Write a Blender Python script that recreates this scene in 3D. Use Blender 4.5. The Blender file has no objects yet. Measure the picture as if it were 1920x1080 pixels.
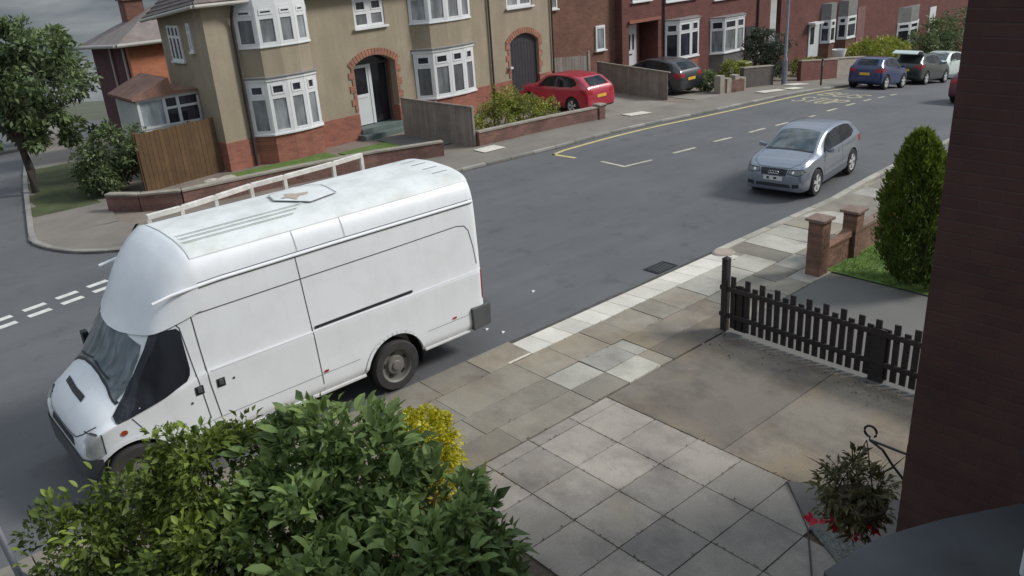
import bpy, bmesh, math, random
import numpy as np
from math import sin, cos, pi, radians, sqrt, atan2
from mathutils import Vector, Matrix
from mathutils.bvhtree import BVHTree

random.seed(7)
rng = np.random.default_rng(7)
SC = bpy.context.scene
COL = SC.collection

# ------------------------------------------------------------------ camera
CAM_POS = (0.0, 0.0, 6.035)
YAW, PITCH, ROLL = radians(39.83), radians(22.42), radians(4.05)
cam_data = bpy.data.cameras.new('camera')
cam = bpy.data.objects.new('camera', cam_data)
COL.objects.link(cam)
_f = Vector((sin(YAW) * cos(PITCH), cos(YAW) * cos(PITCH), -sin(PITCH)))
_r = Vector((cos(YAW), -sin(YAW), 0))
_d = _f.cross(_r)
_r2 = cos(ROLL) * _r + sin(ROLL) * _d
_d2 = -sin(ROLL) * _r + cos(ROLL) * _d
cam.matrix_world = Matrix(((_r2.x, -_d2.x, -_f.x, CAM_POS[0]), (_r2.y, -_d2.y, -_f.y, CAM_POS[1]),
                           (_r2.z, -_d2.z, -_f.z, CAM_POS[2]), (0, 0, 0, 1)))
cam_data.sensor_width = 36.0
cam_data.lens = 36.0 * 1560 / 1920
cam_data.clip_start = 0.05
cam_data.clip_end = 2000
SC.camera = cam

# ------------------------------------------------------------------ sky, sun, exposure
SUN_DIR = Vector((0.62, -0.48, 0.62)).normalized()      # towards the sun
SUN_EL = math.asin(SUN_DIR.z)
SUN_AZ = atan2(SUN_DIR.x, SUN_DIR.y)                      # clockwise from +Y
world = bpy.data.worlds.new('World')
SC.world = world
world.use_nodes = True
wn, wl = world.node_tree.nodes, world.node_tree.links
wn.clear()
w_out = wn.new('ShaderNodeOutputWorld')
w_bg = wn.new('ShaderNodeBackground')
w_sky = wn.new('ShaderNodeTexSky')
w_sky.sky_type = 'NISHITA'
w_sky.sun_disc = False
w_sky.sun_elevation = SUN_EL
w_sky.sun_rotation = SUN_AZ
w_sky.air_density = 1.0
w_sky.dust_density = 2.0
w_tc = wn.new('ShaderNodeTexCoord')
w_map = wn.new('ShaderNodeMapping')
w_map.inputs['Scale'].default_value = (1.0, 1.0, 4.5)
w_no = wn.new('ShaderNodeTexNoise')
w_no.inputs['Scale'].default_value = 3.2
w_no.inputs['Detail'].default_value = 7
w_no.inputs['Roughness'].default_value = 0.58
w_rp = wn.new('ShaderNodeValToRGB')
w_rp.color_ramp.elements[0].position = 0.30
w_rp.color_ramp.elements[1].position = 0.66
w_rp.color_ramp.elements[0].color = (0.78, 0.78, 0.78, 1)
w_no2 = wn.new('ShaderNodeTexNoise')
w_no2.inputs['Scale'].default_value = 5.0
w_no2.inputs['Detail'].default_value = 5
w_rp2 = wn.new('ShaderNodeValToRGB')
w_rp2.color_ramp.elements[0].position = 0.38
w_rp2.color_ramp.elements[1].position = 0.72
w_rp2.color_ramp.elements[0].color = (1.05, 1.6, 2.25, 1)
w_rp2.color_ramp.elements[1].color = (7.6, 7.8, 7.9, 1)
w_mix = wn.new('ShaderNodeMix')
w_mix.data_type = 'RGBA'
# the street falls away to the left, so a little sky is seen under the level horizon: keep the horizon colour there
w_sep = wn.new('ShaderNodeSeparateXYZ'); w_max = wn.new('ShaderNodeMath'); w_max.operation = 'MAXIMUM'; w_max.inputs[1].default_value = 0.04
w_com = wn.new('ShaderNodeCombineXYZ')
wl.new(w_tc.outputs['Generated'], w_sep.inputs[0]); wl.new(w_sep.outputs[2], w_max.inputs[0])
wl.new(w_sep.outputs[0], w_com.inputs[0]); wl.new(w_sep.outputs[1], w_com.inputs[1]); wl.new(w_max.outputs[0], w_com.inputs[2])
wl.new(w_com.outputs[0], w_sky.inputs['Vector'])
wl.new(w_tc.outputs['Generated'], w_map.inputs['Vector'])
wl.new(w_map.outputs['Vector'], w_no.inputs['Vector'])
wl.new(w_map.outputs['Vector'], w_no2.inputs['Vector'])
wl.new(w_no.outputs['Fac'], w_rp.inputs['Fac'])
wl.new(w_no2.outputs['Fac'], w_rp2.inputs['Fac'])
wl.new(w_rp.outputs['Color'], w_mix.inputs['Factor'])
# an overcast vault is about three times as bright overhead as at the horizon
w_gr = wn.new('ShaderNodeMath'); w_gr.operation = 'MULTIPLY_ADD'; w_gr.inputs[1].default_value = 1.15; w_gr.inputs[2].default_value = 0.30
wl.new(w_max.outputs[0], w_gr.inputs[0])
w_mul = wn.new('ShaderNodeVectorMath'); w_mul.operation = 'SCALE'
wl.new(w_rp2.outputs['Color'], w_mul.inputs[0]); wl.new(w_gr.outputs[0], w_mul.inputs['Scale'])
wl.new(w_sky.outputs['Color'], w_mix.inputs['A'])
wl.new(w_mul.outputs[0], w_mix.inputs['B'])
wl.new(w_mix.outputs['Result'], w_bg.inputs['Color'])
wl.new(w_bg.outputs['Background'], w_out.inputs['Surface'])
w_bg.inputs['Strength'].default_value = 0.15
sun_data = bpy.data.lights.new('sun', 'SUN')
sun_data.energy = 2.75
sun_data.angle = radians(14.0)
sun_data.color = (1.0, 0.965, 0.92)
sun = bpy.data.objects.new('sun', sun_data)
COL.objects.link(sun)
sun.rotation_euler = SUN_DIR.to_track_quat('Z', 'Y').to_euler()
sun.location = (10, -10, 30)
SC.view_settings.view_transform = 'Standard'
SC.view_settings.look = 'None'
SC.view_settings.gamma = 1.0
SC.view_settings.use_curve_mapping = False
SC.view_settings.exposure = 0.06
SC.render.engine = 'CYCLES'
SC.cycles.max_bounces = 6
SC.cycles.diffuse_bounces = 3
SC.cycles.use_denoising = True

# ------------------------------------------------------------------ terrain heights
def ramp(d, w=6.0):
    if d <= 0: return 0.0
    return d * d / (2 * w) if d < w else d - w / 2
def G(x, y=15.0):
    """height of the pavement level; the main road runs downhill to the right, the side street away from us"""
    return (-0.06 * ramp(x - 18) - 0.05 * ramp(x - 32, 4)
            - 0.10 * ramp(y - 28, 4) * max(0.0, min(1.0, max((16 - x) / 4, (y - 42) / 10))))

# ------------------------------------------------------------------ materials
def _mat(name):
    m = bpy.data.materials.new(name)
    m.use_nodes = True
    n, l = m.node_tree.nodes, m.node_tree.links
    return m, n, l, n['Principled BSDF']
def _coords(n, l, scale=(1, 1, 1), space='Object'):
    tc = n.new('ShaderNodeTexCoord'); mp = n.new('ShaderNodeMapping')
    mp.inputs['Scale'].default_value = scale
    l.new(tc.outputs[space], mp.inputs['Vector'])
    return mp.outputs['Vector']
def _world(n, l, scale=(1, 1, 1)):
    ge = n.new('ShaderNodeNewGeometry'); mp = n.new('ShaderNodeMapping')
    mp.inputs['Scale'].default_value = scale
    l.new(ge.outputs['Position'], mp.inputs['Vector'])
    return mp.outputs['Vector']
def _noise(n, l, vec, scale, detail=4, rough=0.55):
    t = n.new('ShaderNodeTexNoise')
    t.inputs['Scale'].default_value = scale; t.inputs['Detail'].default_value = detail; t.inputs['Roughness'].default_value = rough
    l.new(vec, t.inputs['Vector'])
    return t.outputs['Fac']
def _ramp(n, l, fac, stops):
    r = n.new('ShaderNodeValToRGB')
    e = r.color_ramp.elements
    while len(e) < len(stops): e.new(0.5)
    for k, (p, c) in enumerate(stops):
        e[k].position = p; e[k].color = (*c, 1)
    l.new(fac, r.inputs['Fac'])
    return r.outputs['Color']
def _mix(n, l, fac, a, b, mode='MIX'):
    m = n.new('ShaderNodeMix'); m.data_type = 'RGBA'; m.blend_type = mode
    for key, v in (('Factor', fac), ('A', a), ('B', b)):
        if isinstance(v, (int, float)): m.inputs[key].default_value = v
        elif isinstance(v, tuple): m.inputs[key].default_value = (*v, 1)
        else: l.new(v, m.inputs[key])
    return m.outputs['Result']
def _bump(n, l, b, height, strength, dist=0.01):
    bp = n.new('ShaderNodeBump')
    bp.inputs['Strength'].default_value = strength; bp.inputs['Distance'].default_value = dist
    l.new(height, bp.inputs['Height']); l.new(bp.outputs['Normal'], b.inputs['Normal'])
def sc(c, k): return tuple(min(1.0, x * k) for x in c)
MATS = {}
def plain(name, col, rough=0.6, var=0.18, scale=3.0, bump=0.0, bscale=60.0, metal=0.0, spec=0.5, obj_rand=0.0, fine=0.0, space='world', coat=0.0):
    if name in MATS: return MATS[name]
    m, n, l, b = _mat(name)
    vec = _world(n, l) if space == 'world' else _coords(n, l)
    c = _ramp(n, l, _noise(n, l, vec, scale, 5, 0.6), [(0.25, sc(col, 1 - var)), (0.75, sc(col, 1 + var))])
    if fine:
        f = _ramp(n, l, _noise(n, l, vec, bscale, 3, 0.7), [(0.3, (1 - fine,) * 3), (0.7, (1 + fine,) * 3)])
        c = _mix(n, l, 1.0, c, f, 'MULTIPLY')
    if obj_rand:
        oi = n.new('ShaderNodeObjectInfo')
        f = _ramp(n, l, oi.outputs['Random'], [(0.0, (1 - obj_rand,) * 3), (1.0, (1 + obj_rand * 0.7, 1 + obj_rand * 0.68, 1 + obj_rand * 0.6))])
        c = _mix(n, l, 1.0, c, f, 'MULTIPLY')
    l.new(c, b.inputs['Base Color'])
    b.inputs['Roughness'].default_value = rough; b.inputs['Metallic'].default_value = metal
    b.inputs['Specular IOR Level'].default_value = spec
    b.inputs['Coat Weight'].default_value = coat
    b.inputs['Coat Roughness'].default_value = 0.06
    if bump: _bump(n, l, b, _noise(n, l, vec, bscale, 4, 0.65), bump, 0.01)
    MATS[name] = m
    return m
def brickmat(name, cols, mortar, bw=0.225, bh=0.075, var=0.25, rough=0.9):
    if name in MATS: return MATS[name]
    m, n, l, b = _mat(name)
    tc = n.new('ShaderNodeTexCoord'); sep = n.new('ShaderNodeSeparateXYZ')
    l.new(tc.outputs['Object'], sep.inputs[0])
    add = n.new('ShaderNodeMath'); add.operation = 'ADD'
    l.new(sep.outputs[0], add.inputs[0]); l.new(sep.outputs[1], add.inputs[1])
    com = n.new('ShaderNodeCombineXYZ')
    l.new(add.outputs[0], com.inputs[0]); l.new(sep.outputs[2], com.inputs[1])
    bt = n.new('ShaderNodeTexBrick')
    bt.inputs['Scale'].default_value = 1.0
    bt.inputs['Brick Width'].default_value = bw; bt.inputs['Row Height'].default_value = bh
    bt.inputs['Mortar Size'].default_value = 0.006; bt.inputs['Mortar Smooth'].default_value = 0.3
    bt.inputs['Color1'].default_value = (*cols[0], 1); bt.inputs['Color2'].default_value = (*cols[1], 1)
    bt.inputs['Mortar'].default_value = (*mortar, 1); bt.inputs['Bias'].default_value = -0.1
    l.new(com.outputs[0], bt.inputs['Vector'])
    f = _ramp(n, l, _noise(n, l, _world(n, l), 1.3, 5, 0.65), [(0.25, (1 - var,) * 3), (0.75, (1 + var,) * 3)])
    c = _mix(n, l, 1.0, bt.outputs['Color'], f, 'MULTIPLY')
    l.new(c, b.inputs['Base Color'])
    b.inputs['Roughness'].default_value = rough
    inv = n.new('ShaderNodeMath'); inv.operation = 'SUBTRACT'; inv.inputs[0].default_value = 1.0
    l.new(bt.outputs['Fac'], inv.inputs[1])
    _bump(n, l, b, inv.outputs[0], 0.5, 0.008)
    MATS[name] = m
    return m
def asphalt():
    m, n, l, b = _mat('asphalt')
    v = _world(n, l)
    big = _ramp(n, l, _noise(n, l, v, 0.35, 4, 0.6), [(0.3, (0.100, 0.1025, 0.107)), (0.7, (0.126, 0.1275, 0.132))])
    vs = _world(n, l, (0.10, 1.6, 1))
    tr = _ramp(n, l, _noise(n, l, vs, 0.9, 4, 0.6), [(0.35, (0.93,) * 3), (0.65, (1.04,) * 3)])
    c = _mix(n, l, 1.0, big, tr, 'MULTIPLY')
    gr = _ramp(n, l, _noise(n, l, v, 130, 2, 0.7), [(0.3, (0.72,) * 3), (0.7, (1.25,) * 3)])
    c = _mix(n, l, 1.0, c, gr, 'MULTIPLY')
    st = _ramp(n, l, _noise(n, l, v, 1.7, 5, 0.7), [(0.56, (1, 1, 1)), (0.74, (0.72, 0.71, 0.70))])
    c = _mix(n, l, 1.0, c, st, 'MULTIPLY')
    l.new(c, b.inputs['Base Color'])
    b.inputs['Roughness'].default_value = 0.82
    _bump(n, l, b, _noise(n, l, v, 160, 3, 0.7), 0.35, 0.006)
    return m
def stained_concrete(name, base, rust, dark, rust_at, sx=1.0):
    """old concrete with brown, rust and dark damp stains"""
    m, n, l, b = _mat(name)
    v = _world(n, l)
    c = _ramp(n, l, _noise(n, l, v, 0.9, 6, 0.62), [(0.25, sc(base, 0.78)), (0.75, sc(base, 1.2))])
    r = _ramp(n, l, _noise(n, l, v, 0.62, 5, 0.6), [(rust_at, (0, 0, 0)), (rust_at + 0.16, (0.75,) * 3)])
    c = _mix(n, l, r, c, rust)
    d = _ramp(n, l, _noise(n, l, _world(n, l, (1.5, 1, 1)), 1.15, 6, 0.66), [(0.46, (0, 0, 0)), (0.70, (0.85,) * 3)])
    c = _mix(n, l, d, c, dark)
    g = _ramp(n, l, _noise(n, l, v, 42, 3, 0.7), [(0.3, (0.86,) * 3), (0.7, (1.12,) * 3)])
    c = _mix(n, l, 1.0, c, g, 'MULTIPLY')
    oi = n.new('ShaderNodeObjectInfo')
    f = _ramp(n, l, oi.outputs['Random'], [(0.0, (0.76,) * 3), (1.0, (1.16, 1.14, 1.10))])
    c = _mix(n, l, 1.0, c, f, 'MULTIPLY')
    l.new(c, b.inputs['Base Color'])
    b.inputs['Roughness'].default_value = 0.85
    _bump(n, l, b, _noise(n, l, v, 70, 4, 0.7), 0.25, 0.008)
    MATS[name] = m
    return m
def pebbledash():
    m, n, l, b = _mat('pebbledash_render')
    v = _world(n, l)
    c = _ramp(n, l, _noise(n, l, v, 0.8, 5, 0.6), [(0.25, (0.312, 0.262, 0.188)), (0.75, (0.392, 0.333, 0.245))])
    vs = _world(n, l, (1.6, 1.6, 0.18))
    s = _ramp(n, l, _noise(n, l, vs, 1.6, 5, 0.65), [(0.42, (0.93, 0.92, 0.91)), (0.62, (1.03,) * 3)])
    c = _mix(n, l, 1.0, c, s, 'MULTIPLY')
    g = _ramp(n, l, _noise(n, l, v, 55, 3, 0.8), [(0.3, (0.78,) * 3), (0.7, (1.2,) * 3)])
    c = _mix(n, l, 1.0, c, g, 'MULTIPLY')
    l.new(c, b.inputs['Base Color'])
    b.inputs['Roughness'].default_value = 0.95
    _bump(n, l, b, _noise(n, l, v, 60, 3, 0.8), 0.6, 0.01)
    return m
def leafmat(name, dark, light, back=0.25, rough=0.5):
    m, n, l, b = _mat(name)
    at = n.new('ShaderNodeAttribute'); at.attribute_name = 'rnd'
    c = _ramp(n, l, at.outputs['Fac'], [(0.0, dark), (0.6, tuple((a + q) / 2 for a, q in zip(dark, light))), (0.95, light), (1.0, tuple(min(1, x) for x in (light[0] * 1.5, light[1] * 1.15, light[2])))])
    oi = n.new('ShaderNodeObjectInfo')
    f = _ramp(n, l, oi.outputs['Random'], [(0.0, (0.75,) * 3), (1.0, (1.25,) * 3)])
    c = _mix(n, l, 1.0, c, f, 'MULTIPLY')
    l.new(c, b.inputs['Base Color'])
    b.inputs['Roughness'].default_value = rough
    b.inputs['Specular IOR Level'].default_value = 0.35
    tr = n.new('ShaderNodeBsdfTranslucent'); l.new(c, tr.inputs['Color'])
    ms = n.new('ShaderNodeMixShader'); ms.inputs[0].default_value = back
    l.new(b.outputs[0], ms.inputs[1]); l.new(tr.outputs[0], ms.inputs[2])
    l.new(ms.outputs[0], n['Material Output'].inputs['Surface'])
    MATS[name] = m
    return m
def glassmat(name, col, rough=0.06, spec=0.6):
    m, n, l, b = _mat(name)
    c = _ramp(n, l, _noise(n, l, _world(n, l, (2.2, 2.2, 0.5)), 2.2, 3, 0.5), [(0.3, sc(col, 0.6)), (0.7, sc(col, 1.4))])
    oi = n.new('ShaderNodeObjectInfo')
    f = _ramp(n, l, oi.outputs['Random'], [(0.0, (0.55,) * 3), (1.0, (1.5,) * 3)])
    c = _mix(n, l, 1.0, c, f, 'MULTIPLY')
    l.new(c, b.inputs['Base Color'])
    b.inputs['Roughness'].default_value = rough; b.inputs['Specular IOR Level'].default_value = spec
    MATS[name] = m
    return m
def paint(name, col, rough=0.35, metal=0.0, coat=0.6, dirt=0.12, dirtcol=(0.22, 0.2, 0.17)):
    """car paint with thin road dirt that thickens towards the sills"""
    m, n, l, b = _mat(name)
    v = _coords(n, l)
    d = _ramp(n, l, _noise(n, l, v, 2.0, 6, 0.65), [(0.4, (0, 0, 0)), (0.8, (dirt,) * 3)])
    c = _mix(n, l, d, col, dirtcol)
    l.new(c, b.inputs['Base Color'])
    if 'van' in name:
        st = _ramp(n, l, _noise(n, l, _coords(n, l, (5, 5, .5)), 2.5, 5, 0.7), [(0.52, (0, 0, 0)), (0.78, (0.16,) * 3)])
        c = _mix(n, l, st, c, (0.56, 0.555, 0.53))
        l.new(c, b.inputs['Base Color'])
        _bump(n, l, b, _noise(n, l, v, 1.6, 2, 0.4), 0.12, 0.02)
    b.inputs['Roughness'].default_value = rough; b.inputs['Metallic'].default_value = metal
    b.inputs['Coat Weight'].default_value = coat; b.inputs['Coat Roughness'].default_value = 0.08
    MATS[name] = m
    return m

M_ASPH = asphalt()
M_PAVE = stained_concrete('old_paving', (0.275, 0.252, 0.208), (0.27, 0.22, 0.155), (0.175, 0.155, 0.13), 0.52)
M_DRIVE = stained_concrete('drive_paving', (0.325, 0.296, 0.262), (0.31, 0.26, 0.19), (0.185, 0.165, 0.152), 0.58)
M_CONC = stained_concrete('stained_concrete', (0.215, 0.19, 0.158), (0.26, 0.205, 0.132), (0.12, 0.102, 0.086), 0.48)
M_KERB = plain('kerb_concrete', (0.62, 0.59, 0.52), 0.85, 0.16, 1.5, 0.2, 70, obj_rand=0.12, fine=0.1)
M_FKERB = plain('far_kerb_concrete', (0.27, 0.26, 0.24), 0.85, 0.2, 1.5, 0.2, 70, obj_rand=0.3, fine=0.1)
M_FPAVE = plain('far_pavement_tarmac', (0.195, 0.175, 0.150), 0.9, 0.18, 0.9, 0.3, 90, fine=0.12)
M_NCONC = plain('grey_drive_concrete', (0.145, 0.142, 0.132), 0.9, 0.12, 0.9, 0.2, 60, fine=0.08)
M_SOIL = plain('soil', (0.105, 0.085, 0.062), 0.95, 0.35, 1.2, 0.7, 25, fine=0.25)
M_GARDEN = plain('bare_garden', (0.20, 0.165, 0.135), 0.95, 0.25, 1.2, 0.5, 25, fine=0.2)
M_GRASS = plain('grass_turf', (0.10, 0.165, 0.035), 0.95, 0.35, 2.2, 0.8, 60, fine=0.3)
M_SHADEGR = plain('rough_grass', (0.062, 0.075, 0.028), 0.95, 0.4, 1.8, 0.8, 50, fine=0.3)  # darkened evenly to hold the shade under the street tree
M_EARTH = plain('earth', (0.09, 0.095, 0.06), 0.95, 0.3, 0.3)
M_WHITELINE = plain('white_road_paint', (0.62, 0.62, 0.58), 0.7, 0.2, 6, 0.2, 90, fine=0.25)
M_YELLOW = plain('yellow_road_paint', (0.56, 0.47, 0.20), 0.7, 0.2, 5, 0.2, 90, fine=0.2)
M_FADED = plain('faded_road_paint', (0.42, 0.38, 0.24), 0.75, 0.3, 5, 0.2, 90, fine=0.3)
M_WHITELINE2 = plain('worn_bay_paint', (0.44, 0.42, 0.34), 0.75, 0.3, 4, 0.2, 90, fine=0.3)
M_DASH = pebbledash()
M_PLINTH = brickmat('plinth_brick', ((0.341, 0.123, 0.080), (0.246, 0.084, 0.061)), (0.232, 0.174, 0.145))
M_TRIM = brickmat('arch_brick', ((0.390, 0.173, 0.105), (0.300, 0.128, 0.083)), (0.300, 0.240, 0.195))
M_REDBR = brickmat('red_brick', ((0.165, 0.056, 0.044), (0.118, 0.042, 0.036)), (0.16, 0.105, 0.09))
M_BROWNBR = brickmat('brown_brick', ((0.189, 0.087, 0.056), (0.140, 0.063, 0.046)), (0.154, 0.112, 0.091))
M_ORANGEBR = brickmat('orange_brick', ((0.55, 0.20, 0.10), (0.47, 0.168, 0.085)), (0.40, 0.24, 0.16))
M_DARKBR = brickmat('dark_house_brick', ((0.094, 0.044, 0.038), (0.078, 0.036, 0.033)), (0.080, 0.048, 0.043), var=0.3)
M_WALLBR = brickmat('garden_wall_brick', ((0.235, 0.125, 0.085), (0.175, 0.088, 0.062)), (0.2, 0.165, 0.135), var=0.35)
M_FWALLBR = brickmat('old_wall_brick', ((0.20, 0.10, 0.078), (0.13, 0.068, 0.058)), (0.17, 0.14, 0.12), var=0.45)
M_COPING = plain('coping_stone', (0.30, 0.27, 0.225), 0.9, 0.25, 3, 0.3, 40, fine=0.15)
M_UPVC = plain('white_window_frame', (0.72, 0.73, 0.73), 0.45, 0.06, 2)
M_PANE = glassmat('window_glass', (0.20, 0.215, 0.225))
M_PANED = glassmat('dark_window_glass', (0.03, 0.032, 0.045))
M_LEAD = plain('lead_flashing', (0.22, 0.215, 0.21), 0.6, 0.2, 4)
M_DOORW = plain('white_door_paint', (0.62, 0.65, 0.66), 0.45, 0.06, 2)
M_DOORD = plain('dark_door_paint', (0.042, 0.038, 0.045), 0.5, 0.2, 2)
M_STEP = plain('painted_step', (0.115, 0.15, 0.14), 0.7, 0.2, 3)
M_ROOF = plain('roof_tiles', (0.155, 0.125, 0.12), 0.85, 0.3, 2.5, 0.4, 18, fine=0.2)
M_ROOFO = plain('orange_roof_tiles', (0.27, 0.15, 0.11), 0.85, 0.3, 3, 0.4, 18, fine=0.2)
M_FASCIA = plain('pale_fascia', (0.42, 0.40, 0.36), 0.6, 0.15, 2)
M_PIPE = plain('dark_drainpipe', (0.045, 0.035, 0.032), 0.5, 0.2, 3)
M_PIPEW = plain('pale_drainpipe', (0.45, 0.40, 0.38), 0.5, 0.15, 3)
M_OFENCE = plain('orange_fence_board', (0.115, 0.066, 0.030), 0.85, 0.25, 2, 0.3, 30, obj_rand=0.15, fine=0.15)
M_GFENCE = plain('weathered_fence_board', (0.25, 0.215, 0.19), 0.9, 0.25, 2, 0.3, 30, obj_rand=0.15, fine=0.15)
M_PICKET = plain('dark_stained_timber', (0.030, 0.023, 0.023), 0.8, 0.35, 6, 0.3, 40, obj_rand=0.2, fine=0.15)
M_RAILW = plain('worn_white_paint', (0.68, 0.66, 0.61), 0.7, 0.25, 5, 0.2, 40, fine=0.12)
M_STEEL = plain('galvanised_steel', (0.22, 0.23, 0.26), 0.45, 0.2, 5, metal=0.4)
M_IRON = plain('black_iron', (0.015, 0.014, 0.014), 0.5, 0.2, 8)
M_BARK = plain('bark', (0.05, 0.04, 0.032), 0.9, 0.35, 8, 0.6, 40)
M_STONE = plain('pale_rubble', (0.42, 0.38, 0.32), 0.9, 0.3, 6, 0.4, 30, obj_rand=0.2)
M_GRAVEL = plain('slate_gravel', (0.10, 0.105, 0.10), 0.85, 0.45, 20, 0.8, 40, fine=0.4)
M_RUBBER = plain('tyre_rubber', (0.020, 0.020, 0.021), 0.85, 0.3, 5)
M_DIRTYR = plain('dusty_tyre_rubber', (0.040, 0.037, 0.037), 0.9, 0.3, 5)
M_BLACKPL = plain('black_plastic', (0.022, 0.023, 0.026), 0.55, 0.2, 5)
M_GREYPL = plain('grey_bumper_plastic', (0.075, 0.078, 0.08), 0.6, 0.2, 3)
M_ALLOY = plain('alloy_wheel', (0.70, 0.70, 0.70), 0.35, 0.1, 5, metal=0.3)
M_STEELW = plain('grey_steel_wheel', (0.17, 0.16, 0.145), 0.6, 0.3, 6, metal=0.2)
M_CARGL = glassmat('car_glass', (0.014, 0.017, 0.022), 0.06, 0.3)
M_VANGL = glassmat('van_cab_glass', (0.018, 0.020, 0.026), 0.07, 0.35)
M_WSCRN = glassmat('windscreen_glass', (0.065, 0.080, 0.088), 0.05, 0.85)
M_LAMPW = plain('clear_lamp_lens', (0.20, 0.215, 0.225), 0.08, 0.3, 25)
M_LAMPV = plain('pale_lamp_lens', (0.46, 0.47, 0.46), 0.1, 0.3, 12)
M_LAMPR = plain('red_lamp_lens', (0.36, 0.012, 0.012), 0.12, 0.25, 25)
M_LAMPO = plain('orange_lamp_lens', (0.30, 0.055, 0.02), 0.2, 0.2, 25)
M_PLATEW = plain('white_number_plate', (0.66, 0.66, 0.66), 0.4, 0.06, 10)
M_PLATEY = plain('yellow_number_plate', (0.72, 0.42, 0.05), 0.4, 0.08, 10)
M_SEAM = plain('panel_gap', (0.055, 0.058, 0.062), 0.8, 0.1, 5)
M_SHADE_SEAM = plain('crease_shade_and_seam', (0.34, 0.36, 0.37), 0.6, 0.1, 5)  # grey that paints shade along the pressed crease; also used on roof seams
M_CHROME = plain('chrome', (0.75, 0.75, 0.76), 0.15, 0.05, 5, metal=1.0)
M_VANW = paint('white_van_paint', (0.84, 0.865, 0.89), 0.38, 0.0, 0.35, 0.22, (0.48, 0.47, 0.43))
M_VANROOF = paint('dirty_white_roof', (0.74, 0.765, 0.76), 0.6, 0.0, 0.0, 0.75, (0.44, 0.46, 0.40))
M_RUST = plain('rust_stain', (0.42, 0.35, 0.29), 0.9, 0.2, 15)
M_SILVER = paint('silver_car_paint', (0.27, 0.30, 0.36), 0.3, 0.6, 0.9, 0.08)
M_REDCAR = paint('red_car_paint', (0.42, 0.012, 0.042), 0.3, 0.0, 0.9, 0.05)
M_BLACKCAR = paint('black_car_paint', (0.020, 0.023, 0.030), 0.3, 0.0, 0.9, 0.05)
M_BLUECAR = paint('blue_car_paint', (0.012, 0.028, 0.115), 0.3, 0.1, 0.9, 0.05)
M_GREENCAR = paint('dark_green_car_paint', (0.018, 0.028, 0.026), 0.3, 0.0, 0.9, 0.05)
M_WHITECAR = paint('white_car_paint', (0.60, 0.68, 0.64), 0.35, 0.0, 0.7, 0.05)
M_MAROON = paint('maroon_car_paint', (0.10, 0.012, 0.03), 0.3, 0.0, 0.9, 0.05)
M_LEAFDK = leafmat('shrub_leaf', (0.048, 0.084, 0.024), (0.22, 0.31, 0.095), 0.3)
M_LEAFLT = leafmat('light_shrub_leaf', (0.050, 0.092, 0.018), (0.27, 0.35, 0.055), 0.3)
M_GOLD = leafmat('golden_privet_leaf', (0.30, 0.29, 0.015), (0.78, 0.70, 0.04), 0.3)
M_TREE = leafmat('tree_leaf', (0.060, 0.092, 0.038), (0.25, 0.32, 0.14), 0.3)
M_GREYBUSH = leafmat('grey_green_leaf', (0.055, 0.07, 0.048), (0.17, 0.19, 0.135), 0.25)
M_CYPR = leafmat('conifer_spray', (0.050, 0.090, 0.018), (0.25, 0.33, 0.045), 0.25, 0.7)
M_YGRN = leafmat('yellow_green_leaf', (0.11, 0.14, 0.02), (0.45, 0.46, 0.09), 0.28)
M_BASKET = leafmat('basket_leaf', (0.060, 0.060, 0.026), (0.22, 0.20, 0.085), 0.28)
M_REDFL = leafmat('red_petal', (0.30, 0.008, 0.018), (0.52, 0.02, 0.04), 0.25)
M_GRBLADE = leafmat('grass_blade', (0.06, 0.13, 0.014), (0.17, 0.30, 0.04), 0.3)
M_DISTANT = leafmat('far_tree_leaf', (0.022, 0.034, 0.018), (0.062, 0.082, 0.04), 0.2)

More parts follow.
